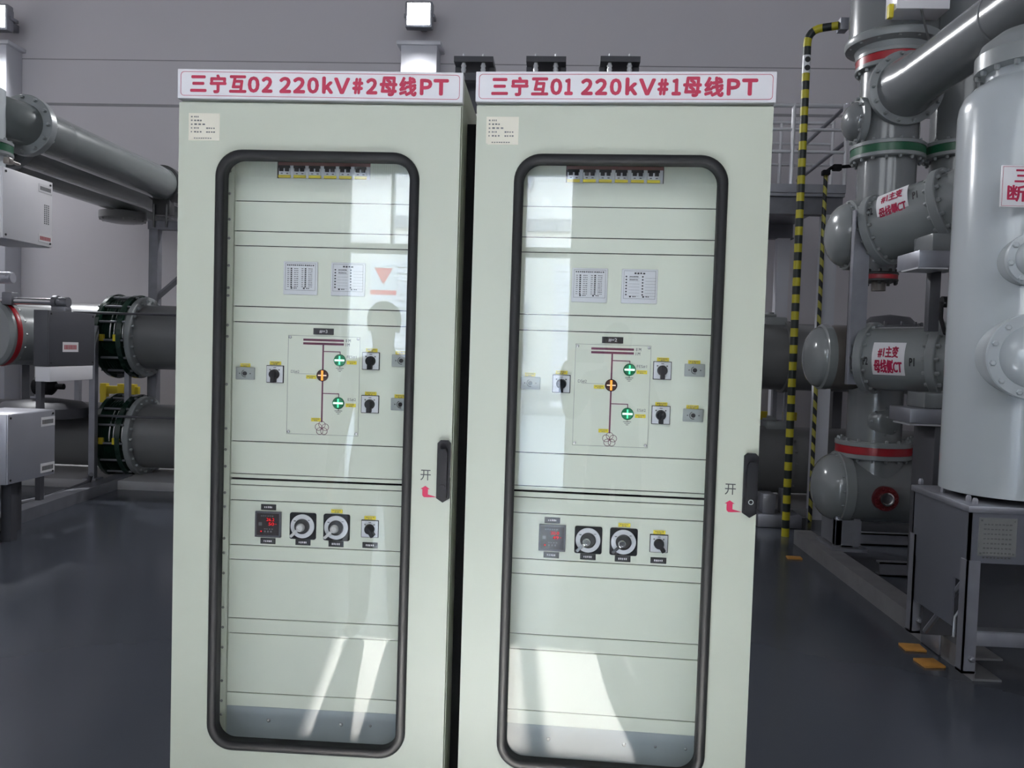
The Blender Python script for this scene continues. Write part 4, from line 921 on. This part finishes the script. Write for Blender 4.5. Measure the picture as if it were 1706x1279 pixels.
# thin pipes along the buses
for k, (py, lab) in enumerate(((521, 'thin dark pipe running along the upper bus duct on the left'), (693, 'thin dark pipe running along the lower bus duct on the left'))):
    p = at(60, py-1, BY-.42); q = at(298, py+4, BY-.42); m = MB(); m.cyl((p.x, BY-.42, q.z), (q.x+.6, BY-.42, q.z), .013, 8); tag(m.build('gas_pipe', 'grey_box'), lab, 'pipe', 'thin gas pipes')
# bus stands: posts between floor and buses
for k, (px, wpx, Y, zt_, mt_, lab) in enumerate(((156, 10, 5.78, zu+.1, 'galvanised', 'galvanised post in front of the bus ducts left of the green bellows'), (213, 8, 6.16, zu-.3, 'galvanised', 'slim galvanised post between the two left bellows flanges'), (47, 13, 6.75, zu-.28, 'grey_box', 'dark post behind the bus ducts at far left'), (130, 8, 6.9, zu-.28, 'galvanised', 'thin pale post behind the bus ducts under the grey drive box'), (256, 9, 7.1, zu-.25, 'galvanised', 'pale post behind the bus ducts nearest the left cabinet'), (1291, 7, 6.9, zu-.3, 'galvanised', 'thin pale post right of the cabinets behind the bus ducts'), (1310, 5, 7.0, zu-.3, 'galvanised', 'thin pale post behind the thick striped conduit'), (1394, 15, 7.0, zu-.3, 'grey_box', 'dark post behind the bus ducts left of the short riser'))):
    c = at(px, 640, Y); hw = size(wpx/2, c); z0 = .09 if 5.75 <= Y <= 7.0 else 0
    if px == 213: z0 = zlw+.30
    m = MB(); m.box((c.x-hw, Y-hw, z0), (c.x+hw, Y+hw, zt_)); m.box((c.x-hw-.04, Y-hw-.04, z0), (c.x+hw+.04, Y+hw+.04, z0+.015)); tag(m.build('bus_post', mt_, flat=True), lab, 'post', 'posts of the bus ducts')
# yellow guard rails at the back wall
def guard(px0, px1, py0, Y, label):
    a = at(px0, py0, Y); b = at(px1, py0, Y); t = thing('guard_rail', label, 'railing', ((a.x+b.x)/2, Y, 0), 0, 'yellow guard rails'); z = a.z
    for q0_, q1_ in ((-.10, 0), (-.55, -.47)):
        m = MB(); m.box((a.x, Y-.03, z+q0_), (b.x, Y+.03, z+q1_), .005); m.build('rail', 'yellow_paint', t)
    for x in (a.x+.05, a.x+(b.x-a.x)*.55, b.x-.08):
        m = MB(); m.box((x-.04, Y-.04, 0), (x+.04, Y+.04, z+.03), .005); m.build('post', 'yellow_paint', t)
guard(168, 232, 642, 7.7, 'yellow guard rail behind the bus ducts on the left'); guard(1245, 1327, 684, 7.7, 'yellow guard rail just right of the cabinets behind the bus ducts')

# ------------------------------------------------------------------ left side
XA = -4.15
pa = atX(101, 234, XA); za = pa.z
for k, (dx, lab) in enumerate(((0, 'nearest of three parallel overhead gas ducts, with the bolted flange at the left edge'), (-.50, 'middle overhead gas duct on the left, half hidden by the nearest one'), (-.97, 'lowest looking of three overhead gas ducts on the left, with a round cover below'))):
    yn = atX(46, 190, XA).y+k*.5; ye = WB-.03
    t = thing('overhead_duct', lab, 'gas duct', (XA+dx, 5, za-.18), 0, 'overhead gas ducts on the left'); r = .178
    m = MB(); m.lathe([(r, 0), (r, ye-yn)], (XA+dx, yn, za), Y_, 44); m.build('duct', 'overhead_paint', t)
    m = MB(); m.lathe([(r*1.02, 0), (r*1.02, .35), (r, .38)], (XA+dx, yn+.02, za), Y_, 44); m.build('sleeve', 'overhead_paint', t)
    flange('flange', (XA+dx, yn-.02, za), Y_, .245, .08, 12, t, br=.016)
    m = MB(); m.tube([Vector((XA+dx, yn, za)), Vector((XA+dx, yn-.15, za)), Vector((XA+dx-.02, yn-.32, za-.03)), Vector((XA+dx-.14, yn-.46, za-.06)), Vector((XA+dx-.32, yn-.5, za-.06)), Vector((XA+dx-.9, yn-.5, za-.06))] if k else [Vector((XA, yn, za)), Vector((XA, yn-.12, za)), Vector((XA-.05, yn-.28, za)), Vector((XA-.18, yn-.40, za)), Vector((XA-.34, yn-.44, za)), Vector((XA-1.4, yn-.44, za))], r*.97, 32); m.build('elbow', 'overhead_paint', t)
    if k == 2:
        p = atX(205, 338, XA+dx); m = MB(); m.lathe([(.19, -.16), (.27, -.17), (.27, -.25), (.24, -.28), (.12, -.30), (0, -.30)], (XA+dx, p.y, za), Z, 36); m.bolts((XA+dx, p.y, za-.25), -Z, .25, 12, .014, .03); m.build('round_cover', 'bus_paint', t)
    p = atX(272, 370, XA+dx) if k == 0 else pa
    if k == 0:
        m = MB(); m.lathe([(r+.002, -.05), (r+.03, -.045), (r+.03, .045), (r+.002, .05)], (XA, p.y, za), Y_, 40); m.box((XA-.10, p.y-.06, za-r-.16), (XA+.10, p.y+.06, za-r+.02), .01)
        for q in (-.07, .07): m.cyl((XA+q, p.y-.07, za-r-.30), (XA+q, p.y-.07, za-r-.05), .012, 8)
        m.build('clamp', 'bolt_dark', t); yb = p.y
# steel bracket frame under the ducts
zb_ = za-.178-.24; xl = at(252, 390, yb).x
t = thing('duct_support', 'dark steel support frame with a diagonal brace under the left overhead ducts', 'support', (xl+.5, yb, 0))
m = MB(); m.box((xl, yb-.05, 0), (xl+.10, yb+.05, zb_-.08)); m.build('post', 'galvanised_dark', t, flat=True)
m = MB(); m.box((xl+1.3, yb-.05, 0), (xl+1.4, yb+.05, zb_-.08)); m.build('post', 'galvanised_dark', t, flat=True)
m = MB(); m.box((xl-.01, yb-.06, zb_-.08), (xl+1.5, yb+.06, zb_+.01)); m.build('crossbeam', 'galvanised_dark', t, flat=True)
m = MB(); pA = at(256, 496, yb); m.tube([(xl+.07, yb, pA.z), (xl+.95, yb, zb_-.06)], .035, 4); m.build('brace', 'galvanised_dark', t, flat=True)
# far left riser stub with green ring
c = atX(2, 246, -4.05); t = thing('riser_stub', 'pale vertical gas duct stub with a green ring at the left edge', 'gas duct', (c.x-.16, c.y, c.z-.5))
m = MB(); m.lathe([(.17, -.55), (.17, .45)], (c.x-.17, c.y, c.z), Z, 36); m.build('pipe', 'tank_paint', t); flange('flange', (c.x-.17, c.y, c.z), Z, .225, .11, 12, t, ring=.03, ring_mat='green_paint')
m = MB(); q = atX(14, 268, -3.92); m.cbox(q, (.05, .06, .05), .01); m.cyl(q+X*.01-Y_*.0, q+Vector((.0, .12, .0)), .014, 8); tag(m.build('gas_valve', 'bronze_pipe'), 'small brass gas valve above the white control box on the left', 'valve')
# control boxes seen edge on (their doors face the aisle)
def sidebox(name, label, p0, p1, X_, wid, mt_, bot=None, labels=(), legs=0, group=None):
    """p0 / p1 : (px, ytop, ybottom) of the near and far upright edge of the aisle face"""
    a0 = atX(p0[0], p0[1], X_); a1 = atX(p0[0], p0[2], X_); b0 = atX(p1[0], p1[1], X_); b1 = atX(p1[0], p1[2], X_)
    z1 = (a0.z+b0.z)/2; z0 = (a1.z+b1.z)/2; t = thing(name, label, 'control box', (X_-wid/2, (a0.y+b0.y)/2, z0), 0, group)
    m = MB(); m.box((X_-wid, a0.y, z0), (X_-.012, b0.y, z1), .004); m.build('body', mt_, t)
    m = MB(); m.box((X_-.012, a0.y+.002, z0+.004), (X_, b0.y-.002, z1-.004), .003); dr = m.build('door', mt_, t)
    m = MB()
    for y in (a0.y+.03, b0.y-.03):
        for z in (z0+.03, z1-.03): m.lathe([(.009, 0), (.009, .004), (0, .006)], (X_, y, z), X, 8)
    m.build('screw', 'bolt_dark', dr)
    L = b0.y-a0.y; H = z1-z0
    for l0, l1, h0, h1, ink in labels:
        m = MB(); m.box((X_, a0.y+L*l0, z0+H*h0), (X_+.002, a0.y+L*l1, z0+H*h1)); lb = m.build('label', 'paper' if ink == 'none' else 'white_plate', t, flat=True)
        m = MB(); n = 9; wd = L*(l1-l0)*.8/n
        for k in range(n): y = a0.y+L*l0+L*(l1-l0)*.1+k*wd; m.box((X_+.002, y, z0+H*(h0+(h1-h0)*.25)), (X_+.0026, y+wd*.62, z0+H*(h0+(h1-h0)*.72)))
        m.build('print', ink, lb, flat=True)
    return t, Vector((X_, a0.y, z0)), Vector((X_, b0.y, z1))
t, q0, q1 = sidebox('control_box', 'white control box hanging under the overhead ducts at the left edge', (5, 278, 395), (88, 302, 415), -3.75, .36, 'white_box', labels=((.70, .99, .80, .92, 'black_ink'), (.70, .99, .06, .18, 'red_paint')))
m = MB()
for r_ in range(10):
    for c_ in range(3): m.box((q0.x, q0.y+(q1.y-q0.y)*(.82+c_*.04), q0.z+(q1.z-q0.z)*(.34+r_*.03)), (q0.x+.001, q0.y+(q1.y-q0.y)*(.84+c_*.04), q0.z+(q1.z-q0.z)*(.36+r_*.03)))
m.build('print', 'grey_ink', t, flat=True)
for y in (q0.y+.05, q1.y-.12):
    m = MB(); m.box((q0.x-.55, y, 0), (q0.x-.48, y+.07, q0.z+.25)); m.box((q0.x-.48, y, q0.z+.12), (q0.x-.355, y+.07, q0.z+.18)); m.build('stand', 'galvanised', t, flat=True)
t, q0, q1 = sidebox('control_box', 'low stainless control box near the floor at the left edge', (13, 689, 806), (92, 683, 791), -3.75, .42, 'stainless', labels=((.68, .99, .76, .90, 'black_ink'), (.68, .99, .06, .20, 'black_ink')))
for x, y in ((q0.x-.30, q0.y+.05), (q0.x-.12, q0.y+.10), (q0.x-.30, q1.y-.15)):
    m = MB(); m.box((x, y, 0), (x+.08, y+.07, q0.z)); m.build('leg', 'grey_box', t, flat=True)
m = MB(); e = atX(-4, 840, -3.82); m.box((-4.18, q0.y-.32, 0), (-3.82, q0.y-.005, q1.z-.02), .004); tag(m.build('side_cabinet', 'stainless'), 'narrow stainless cabinet edge at the left border beside the low control box', 'control box')
t, q0, q1 = sidebox('drive_box', 'dark grey drive box with a pale lower cover in front of the upper bus duct', (82, 519, 610), (158, 520, 609), -4.15, .14, 'grey_box', labels=((.28, .62, .26, .44, 'red_paint'),))
m = MB(); zz = atX(82, 636, -4.15).z; m.box((q0.x-.13, q0.y+.01, zz), (q0.x+.004, q1.y-.03, q0.z-.002), .004); m.build('lower_cover', 'white_box', t)
m = MB(); m.box((q0.x-.13, q0.y+.02, 0), (q0.x-.08, q0.y+.07, zz)); m.build('stand', 'grey_box', t, flat=True)
# shiny drive shaft and couplings
a = at(-8, 500, 4.9); b = at(122, 505, 5.2); zsh = (a.z+b.z)/2
t = thing('drive_shaft', 'polished steel drive shaft running left from a grey coupling above the drive box', 'shaft', (a.x, 5.0, zsh))
m = MB(); m.cyl((a.x, 5.0, zsh), (b.x, 5.0, zsh), .034, 16); m.build('shaft', 'chrome', t)
m = MB(); m.cyl((b.x-.06, 5.0, zsh), (b.x-.02, 5.0, zsh), .06, 18); m.cyl((b.x-.02, 5.0, zsh), (b.x+.08, 5.0, zsh), .048, 18); m.cbox((b.x+.01, 5.0, zsh-.07), (.14, .10, .06), .01); m.build('coupling', 'galvanised_dark', t)
m = MB(); c = at(22, 497, 5.0); m.cbox((c.x-.03, 5.0, zsh+.02), (.10, .10, .12), .012); m.build('bearing', 'galvanised_dark', t)
c = at(22, 463, 5.0); m = MB(); m.cyl(c-X*.30, c, .055, 20, bev=.01); m.cyl(c-X*.05, c-X*.035, .058, 20); tag(m.build('sensor_cap', 'stainless'), 'short polished steel cap sticking out at the left edge above the shaft', 'cap')
# drum end with a red ring at the left edge
c = at(14, 556, 5.15); t = thing('bus_end_drum', 'grey gas drum end with a red ring at the left edge', 'gas duct', c-Z*.3)
ax = Vector((-.38, -.92, 0)).normalized(); m = MB(); m.lathe([(.26, -.6), (.26, .0), (.30, .02), (.30, .13), (.27, .16)], c, ax, 44); m.bolts(c+ax*.02, -ax, .285, 14, .013, .02); m.build('drum', 'flange_paint', t)
m = MB(); m.lathe([(.303, .055), (.306, .06), (.306, .10), (.303, .105)], c, ax, 44, caps=False); m.build('colour_ring', 'red_paint', t)
# black motor between the buses
c = at(78, 643, 5.7); t = thing('drive_motor', 'small black drive motor between the bus ducts at the left', 'motor', c-Z*.12)
m = MB(); m.lathe([(.05, -.13), (.09, -.11), (.09, .05), (.05, .09), (.03, .10), (.03, .18)], c, X, 20); m.build('motor', 'black_plastic', t); m = MB(); m.cyl(c-X*.10-Z*.14, c-X*.10+Z*.05, .02, 10); m.cbox(c-X*.10-Z*.12, (.10, .08, .03), .005); m.build('mount', 'galvanised', t)
m = MB(); c = at(52, 672, 5.55); zt_ = zlw+rb; m.lathe([(.42, zt_-.12), (.42, zt_-.02), (.36, zt_+.03), (.10, zt_+.07), (0, zt_+.07)], (c.x, 5.75, 0), Z, 36); tag(m.build('manhole_cover', 'grey_box'), 'dark round cover on the lower bus duct behind the low control box', 'cover')
# left base channel and conduit
h0 = atZ(-60, 906, 0); h1 = atZ(221, 806, 0)
bl_ = channel('base_channel', 'pale steel base channel on the floor at the left, pointing away under the bus duct', h0, h1, .105, .16, 1, 'base channels', 'galvanised')
m = MB(); e = (h1-h0).normalized(); nn = Vector((e.y, -e.x, 0))
for k in range(3):
    c = h1-e*(.06+k*.09)+nn*.004+Z*.08; m.lathe([(.013, 0), (.013, .012), (.007, .016)], c, nn, 6)
m.build('bolt', 'bolt_dark', bl_)
m = MB(); pts = [atZ(30, 838, .06), atZ(80, 828, .06), atZ(115, 815, .07), atZ(140, 806, .09), atZ(149, 800, .12), atZ(152, 790, .2)]; m.tube(pts, .022, 8); tag(m.build('flexible_conduit', 'galvanised_dark'), 'dark flexible conduit lying behind the left base channel', 'cable')

# ------------------------------------------------------------------ platform with handrails, right of the cabinets
PX_ = 7.55; t = thing('service_platform', 'galvanised service platform with handrails seen right of the right cabinet', 'platform', (at(1350, 320, 6.0).x, 6.6, 0))
pz = at(1350, 318, 5.66).z; x0 = at(1230, 318, 5.66).x; x1 = at(1408, 318, 5.66).x; yf, yk = 5.66, 7.4
m = MB(); m.box((x0, yf, pz-.05), (x1, yk, pz+.02)); m.box((x0, yf-.02, pz-.02), (x1, yf, pz+.06)); m.build('deck', 'galvanised', t, flat=True)
for y in (yf, yk-.12):
    m = MB(); m.box((x0, y+.05, pz-.21), (x1, y+.06, pz-.05)); m.box((x0, y, pz-.22), (x1, y+.12, pz-.205)); m.build('beam', 'galvanised_dark', t, flat=True)
for (x, y) in ((x1-.12, yf+.06), (x0+.1, yf+.06), (x1-.12, yk-.1)):
    m = MB(); m.box((x-.07, y-.06, 0), (x+.07, y+.06, pz-.22)); m.build('column', 'pillar_paint', t, flat=True)
for Y, pys in ((yf+.03, (176, 216, 253)), (yk-.03, (205, 240, 275))):
    for py in pys:
        z = at(1350, py, Y).z; m = MB(); m.cyl((x0, Y, z), (at(1407 if Y < 7 else 1388, py, Y).x, Y, z), .022 if py in (176, 205) else .016, 10); m.build('rail', 'rail_steel', t)
    for px in ((1320, 1409) if Y < 7 else (1300, 1386)):
        x = at(px, 250, Y).x; m = MB(); m.cyl((x, Y, pz), (x, Y, at(px, pys[0], Y).z+.02), .02, 10); m.build('post', 'rail_steel', t)
xa = at(1409, 250, yf).x; za_ = at(1409, 176, yf+.03).z
for q in (0, .35):
    m = MB(); m.cyl((xa, yf+.03, za_-q), (xa+.05, yk-.03, za_-q), .02, 10); m.build('rail', 'galvanised', t)
m = MB(); c = at(1412, 185, yf); m.box((c.x-.04, yf-.02, c.z-.09), (c.x+.04, yf+.01, c.z+.06), .004); m.build('bracket_plate', 'white_plate', t)
m = MB(); m.box((x0, yk-.35, pz+.03), (x1-.35, yk-.15, pz+.62), .01); tag(m.build('platform_cabinet', 'galvanised'), 'grey steel box standing on the service platform behind the handrail', 'box')

# ------------------------------------------------------------------ support frames just showing above the cabinets
for k, (px0, px1) in enumerate(((760, 824), (878, 943), (999, 1064))):
    Y = 6.9-.0; a = at(px0, 107, Y); b = at(px1, 108, Y); t = thing('support_frame', ('dark steel frame top with two insulators above the gap between the cabinets', 'dark steel frame top with two insulators above the middle of the right title plate', 'dark steel frame top with two insulators, right one of the three')[k], 'frame', ((a.x+b.x)/2, Y, 0), 0, 'steel frames above the cabinets')
    m = MB(); m.box((a.x, Y-.2, a.z-.04), (b.x, Y+.2, a.z+.02)); m.box((a.x+.02, Y+.1, a.z-.5), (b.x-.02, Y+.16, a.z-.1)); m.build('top_plate', 'grey_box', t, flat=True)
    for q in (.24, .74):
        x = a.x+(b.x-a.x)*q; m = MB(); m.lathe([(.022, -.16), (.03, -.14), (.022, -.12), (.03, -.09), (.022, -.07), (.03, -.05), (.02, -.03), (.02, .0)], (x, Y-.15, a.z-.02), Z, 14); m.cyl((x, Y-.15, a.z+.0), (x, Y-.15, a.z+.06), .012, 8); m.build('insulator', 'white_plastic', t)
    for q in (.06, .94):
        x = a.x+(b.x-a.x)*q; m = MB(); m.box((x-.03, Y-.03, .09), (x+.03, Y+.03, a.z-.04)); m.build('post', 'grey_box', t, flat=True)
    m = MB(); m.box((a.x, Y-.2, a.z-.24), (b.x, Y-.1, a.z-.16)); m.build('crossbeam', 'grey_box', t, flat=True)

# ------------------------------------------------------------------ two people in front of the cabinets, seen mirrored in the door glass
def skin_mesh(verts, edges, radii, root=0, sub=2):
    me = bpy.data.meshes.new('s'); me.from_pydata([tuple(v) for v in verts], edges, []); ob = bpy.data.objects.new('s', me); COL.objects.link(ob)
    md = ob.modifiers.new('skin', 'SKIN'); md.use_smooth_shade = True
    if not me.skin_vertices: me.skin_vertices.new()
    for i, r in enumerate(radii):
        sv = me.skin_vertices[0].data[i]; sv.radius = (r, r) if not isinstance(r, tuple) else r; sv.use_root = (i == root)
    ms = ob.modifiers.new('sub', 'SUBSURF'); ms.levels = sub; ms.render_levels = sub
    out = bpy.data.meshes.new_from_object(ob.evaluated_get(bpy.context.evaluated_depsgraph_get()))
    bpy.data.objects.remove(ob); bpy.data.meshes.remove(me); return out
def person(label, P0, arms, fingers, k, top_mat, hair_mat='hair', helmet=False):
    P0 = Vector(P0); V = lambda x, y, z: P0+Vector((x, y, z))*k
    t = thing('person', label, 'person', P0); vs, es, rd, kd = [], [], [], []
    def add(p, r, prev=None, kind=0):
        vs.append(p); rd.append(tuple(q*k for q in r) if isinstance(r, tuple) else r*k); kd.append(kind)
        if prev is not None: es.append((prev, len(vs)-1))
        return len(vs)-1
    pel = add(V(0, 0, .93), (.15, .115), None, 1); wa = add(V(0, .0, 1.07), (.150, .118), pel, 0); ch = add(V(0, .01, 1.25), (.165, .126), wa, 0); uc = add(V(0, -.005, 1.385), (.135, .102), ch, 0)
    nk = add(V(0, .005, 1.475), .054, uc, 2); hb = add(V(0, .03, 1.555), (.062, .07), nk, 2); hm = add(V(0, .035, 1.635), (.074, .092), hb, 2); add(V(0, .022, 1.715), (.062, .075), hm, 2)
    for sgn in (-1, 1):
        sh = add(V(sgn*.165, -.005, 1.40), .064, uc, 0); el, wr, pa_ = arms[0 if sgn < 0 else 1]
        e = add(Vector(el), .053, sh, 0); w_ = add(Vector(wr), .036, e, 0); add(Vector(pa_), .033, w_, 2)
        hp = add(V(sgn*.092, 0, .84), .098, pel, 1); kn = add(V(sgn*.10, .012, .48), .072, hp, 1); an = add(V(sgn*.105, -.015, .10), .056, kn, 1); ba = add(V(sgn*.115, .085, .05), .042, an, 3); add(V(sgn*.12, .16, .042), .034, ba, 3)
    body = skin_mesh(vs, es, rd); bm = bmesh.new(); bm.from_mesh(body); bpy.data.meshes.remove(body)
    for chain in fingers:
        fm = skin_mesh(chain, [(i, i+1) for i in range(len(chain)-1)], [.0088*k, .0080*k, .0074*k, .0066*k][:len(chain)], 0, 1); bm.from_mesh(fm); bpy.data.meshes.remove(fm)
    def blob(c, d):
        r = bmesh.ops.create_uvsphere(bm, u_segments=16, v_segments=10, radius=1.0)
        for v in r['verts']: v.co = Vector((v.co.x*d[0], v.co.y*d[1], v.co.z*d[2]))*k+c
    blob(V(0, .113, 1.620), (.012, .017, .017)); blob(V(0, .106, 1.638), (.007, .014, .026)); blob(V(-.076, .02, 1.63), (.010, .022, .034)); blob(V(.076, .02, 1.63), (.010, .022, .034))
    blob(V(0, .072, 1.570), (.040, .038, .034)); blob(V(0, .072, 1.598), (.046, .038, .036)); blob(V(-.030, .068, 1.618), (.036, .030, .040)); blob(V(.030, .068, 1.618), (.036, .030, .040)); blob(V(0, .070, 1.675), (.060, .038, .034))
    for el, wr, pa_ in arms:
        if pa_.z < P0.z+1.0: blob(pa_-Z*.004, (.017, .044, .046))
    # grow everything into one continuous skin and smooth it
    tm = bpy.data.meshes.new('t'); bm.to_mesh(tm); bm.free(); ob = bpy.data.objects.new('t', tm); COL.objects.link(ob)
    rm = ob.modifiers.new('remesh', 'REMESH'); rm.mode = 'VOXEL'; rm.voxel_size = .0040
    sm_ = ob.modifiers.new('smooth', 'SMOOTH'); sm_.factor = .5; sm_.iterations = 3
    me = bpy.data.meshes.new_from_object(ob.evaluated_get(bpy.context.evaluated_depsgraph_get())); me.name = 'body'
    bpy.data.objects.remove(ob); bpy.data.meshes.remove(tm); me.materials.clear()
    # clothing and skin regions by the nearest limb
    C_ = np.empty(len(me.polygons)*3); me.polygons.foreach_get('center', C_); C_ = C_.reshape(-1, 3)
    segs = [(vs[a], vs[b], kd[a], kd[b]) for a, b in es]+[(ch_[q], ch_[q+1], 2, 2) for ch_ in fingers for q in range(len(ch_)-1)]
    best = np.full(len(C_), 1e9); idx = np.zeros(len(C_), dtype=np.int32); limb = np.zeros(len(C_), dtype=bool)
    for q, (a, b, ka, kb) in enumerate(segs):
        A = np.array(a); D = np.array(b)-A; tt = np.clip(((C_-A)@D)/max(D@D, 1e-9), 0, 1); dd = np.linalg.norm(C_-A-tt[:, None]*D, axis=1)
        if q >= len(es): dd = np.where(dd > .022, 1e8, dd)
        hit = dd < best
        best[hit] = dd[hit]; idx[hit] = np.where(tt[hit] < .55, ka, kb)
        limb[hit] = (2 in (ka, kb)) or (abs(a.x-P0.x) > .2*k or abs(b.x-P0.x) > .2*k)
    zz = (C_[:, 2]-P0.z)/k; rr_ = np.hypot(C_[:, 0]-P0.x, C_[:, 1]-P0.y)/k
    tor = (rr_ < .25) & (zz > .62) & (zz < 1.2) & (~limb); idx[tor] = np.where(zz[tor] > .86, 0, 1)
    nk_ = (rr_ < .15) & (zz > 1.3); idx[nk_] = np.where(zz[nk_] > 1.472, 2, 0); idx[(rr_ < .16) & (zz > 1.5)] = 2
    for mm in (top_mat, 'trousers', 'skin', 'shoe'): me.materials.append(MAT[mm])
    me.transform(Matrix.Translation(-P0)); me.polygons.foreach_set('use_smooth', [True]*len(me.polygons)); me.polygons.foreach_set('material_index', idx)
    o = bpy.data.objects.new('body', me); COL.objects.link(o); o.parent = t
    m = MB(); m.tube([V(.075*math.cos(a), .003+.072*math.sin(a), 1.468+.012*math.sin(a-PI/2)) for a in [q*PI/12 for q in range(24)]], .014*k, 8, True); m.build('collar', top_mat, t)
    m = MB(); c = V(0, .008, 1.655)
    r = bmesh.ops.create_uvsphere(m.bm, u_segments=64, v_segments=32, radius=1.0)
    dl = [v for v in r['verts'] if v.co.z < -.55 or (v.co.y > .45 and v.co.z < .42)]
    for v in r['verts']: v.co = Vector((v.co.x*.086, v.co.y*.103+.012, v.co.z*.098))*k+c
    bmesh.ops.delete(m.bm, geom=dl, context='VERTS'); rh_ = random.Random(3)
    for v in m.bm.verts:
        d = (v.co-c); a = math.atan2(d.x, d.y); v.co += d.normalized()*k*(.0035*math.sin(a*31+d.z*60)+rh_.uniform(-.0012, .0012))
        if d.z < -.02*k and d.y < 0: v.co.z -= k*(.014+.006*math.sin(a*23))
    m.build('hair', hair_mat, t, sharp=80)
    for sx in (-.028, .028):
        m = MB(); m.lathe([(.0085*k, 0), (.0075*k, .003), (.004*k, .005), (0, .0055)], V(sx, .1085, 1.648), Vector((sx*4, 1, 0)), 14)
        for v in m.bm.verts: v.co.z = P0.z+1.648*k+(v.co.z-P0.z-1.648*k)*.55
        m.build('eye', 'eye_white', t)
        m = MB(); m.lathe([(.0046*k, 0), (0, .002)], V(sx*1.02, .1130, 1.648), Vector((sx*4, 1, 0)), 12); m.build('pupil', 'black_ink', t)
    m = MB(); m.tube([V(-.020, .1045, 1.588), V(-.008, .1115, 1.587), V(.008, .1115, 1.587), V(.020, .1045, 1.588)], [.0018*k, .0042*k, .0042*k, .0018*k], 8); m.build('lips', 'lip', t)
    return t
# the photographer, holding the phone that takes the picture
PH = Vector((.42, -2.66, 0)); kz = .985
ra_ = [(.36, -2.262, 1.505), (.10, -2.262, 1.505)]
rf = []
for sgn, ex in ((1, .348), (-1, .190)):
    for q in range(4):
        z = 1.500+q*.017; root = Vector((ex+sgn*.034, -2.292, 1.492+q*.010)); rf.append([root, Vector((ex+sgn*.036, -2.262, z)), Vector((ex+sgn*.014, -2.243, z+.002)), Vector((ex-sgn*(.000 if sgn > 0 else .012)*0-sgn*.004, -2.2405, z+.002))])
    rf.append([Vector((ex+sgn*.030, -2.305, 1.488)), Vector((ex+sgn*.022, -2.292, 1.512)), Vector((ex+sgn*.004, -2.272, 1.535))])
person('person in dark top holding up a phone, faint reflection in the right cabinet glass', PH,
       [(Vector((.16, -2.50, 1.17)), Vector((.128, -2.345, 1.415)), Vector((.152, -2.300, 1.49))), (Vector((.66, -2.50, 1.17)), Vector((.414, -2.345, 1.415)), Vector((.386, -2.300, 1.49)))],
       rf, kz, 'cloth_navy')
m = MB(); m.box((.192, -2.2635, 1.488), (.346, -2.2555, 1.562), .003); phn = m.build('phone', 'black_plastic'); tag(phn, 'black phone held level in both hands in the right cabinet reflection', 'phone')
m = MB(); m.cyl((.2406, -2.2555, 1.5385), (.2406, -2.2525, 1.5385), .010, 20); m.cyl((.218, -2.2555, 1.5385), (.218, -2.2525, 1.5385), .008, 20); m.build('lens', 'meter_face', phn)
# a second person standing to the left
Q = Vector((-.66, -1.97, 0)); kq = 1.015; qf = []
for sgn in (-1, 1):
    hx = Q.x+sgn*.262
    for q in range(4):
        y = Q.y+.075-q*.021; qf.append([Vector((hx, y, .81)), Vector((hx+sgn*.004, y+.006, .765)), Vector((hx-sgn*.004, y+.010, .735)), Vector((hx-sgn*.016, y+.012, .712-.003*abs(q-1.5)))])
    qf.append([Vector((hx-sgn*.004, Q.y+.075, .855)), Vector((hx-sgn*.014, Q.y+.098, .82)), Vector((hx-sgn*.018, Q.y+.102, .79))])
person('person in grey top with arms down, pale silhouette in the left cabinet glass', Q,
       [(Vector((Q.x-.235, Q.y-.03, 1.12)), Vector((Q.x-.258, Q.y+.03, .885)), Vector((Q.x-.262, Q.y+.042, .825))), (Vector((Q.x+.235, Q.y-.03, 1.12)), Vector((Q.x+.258, Q.y+.03, .885)), Vector((Q.x+.262, Q.y+.042, .825)))],
       qf, kq, 'cloth_grey')
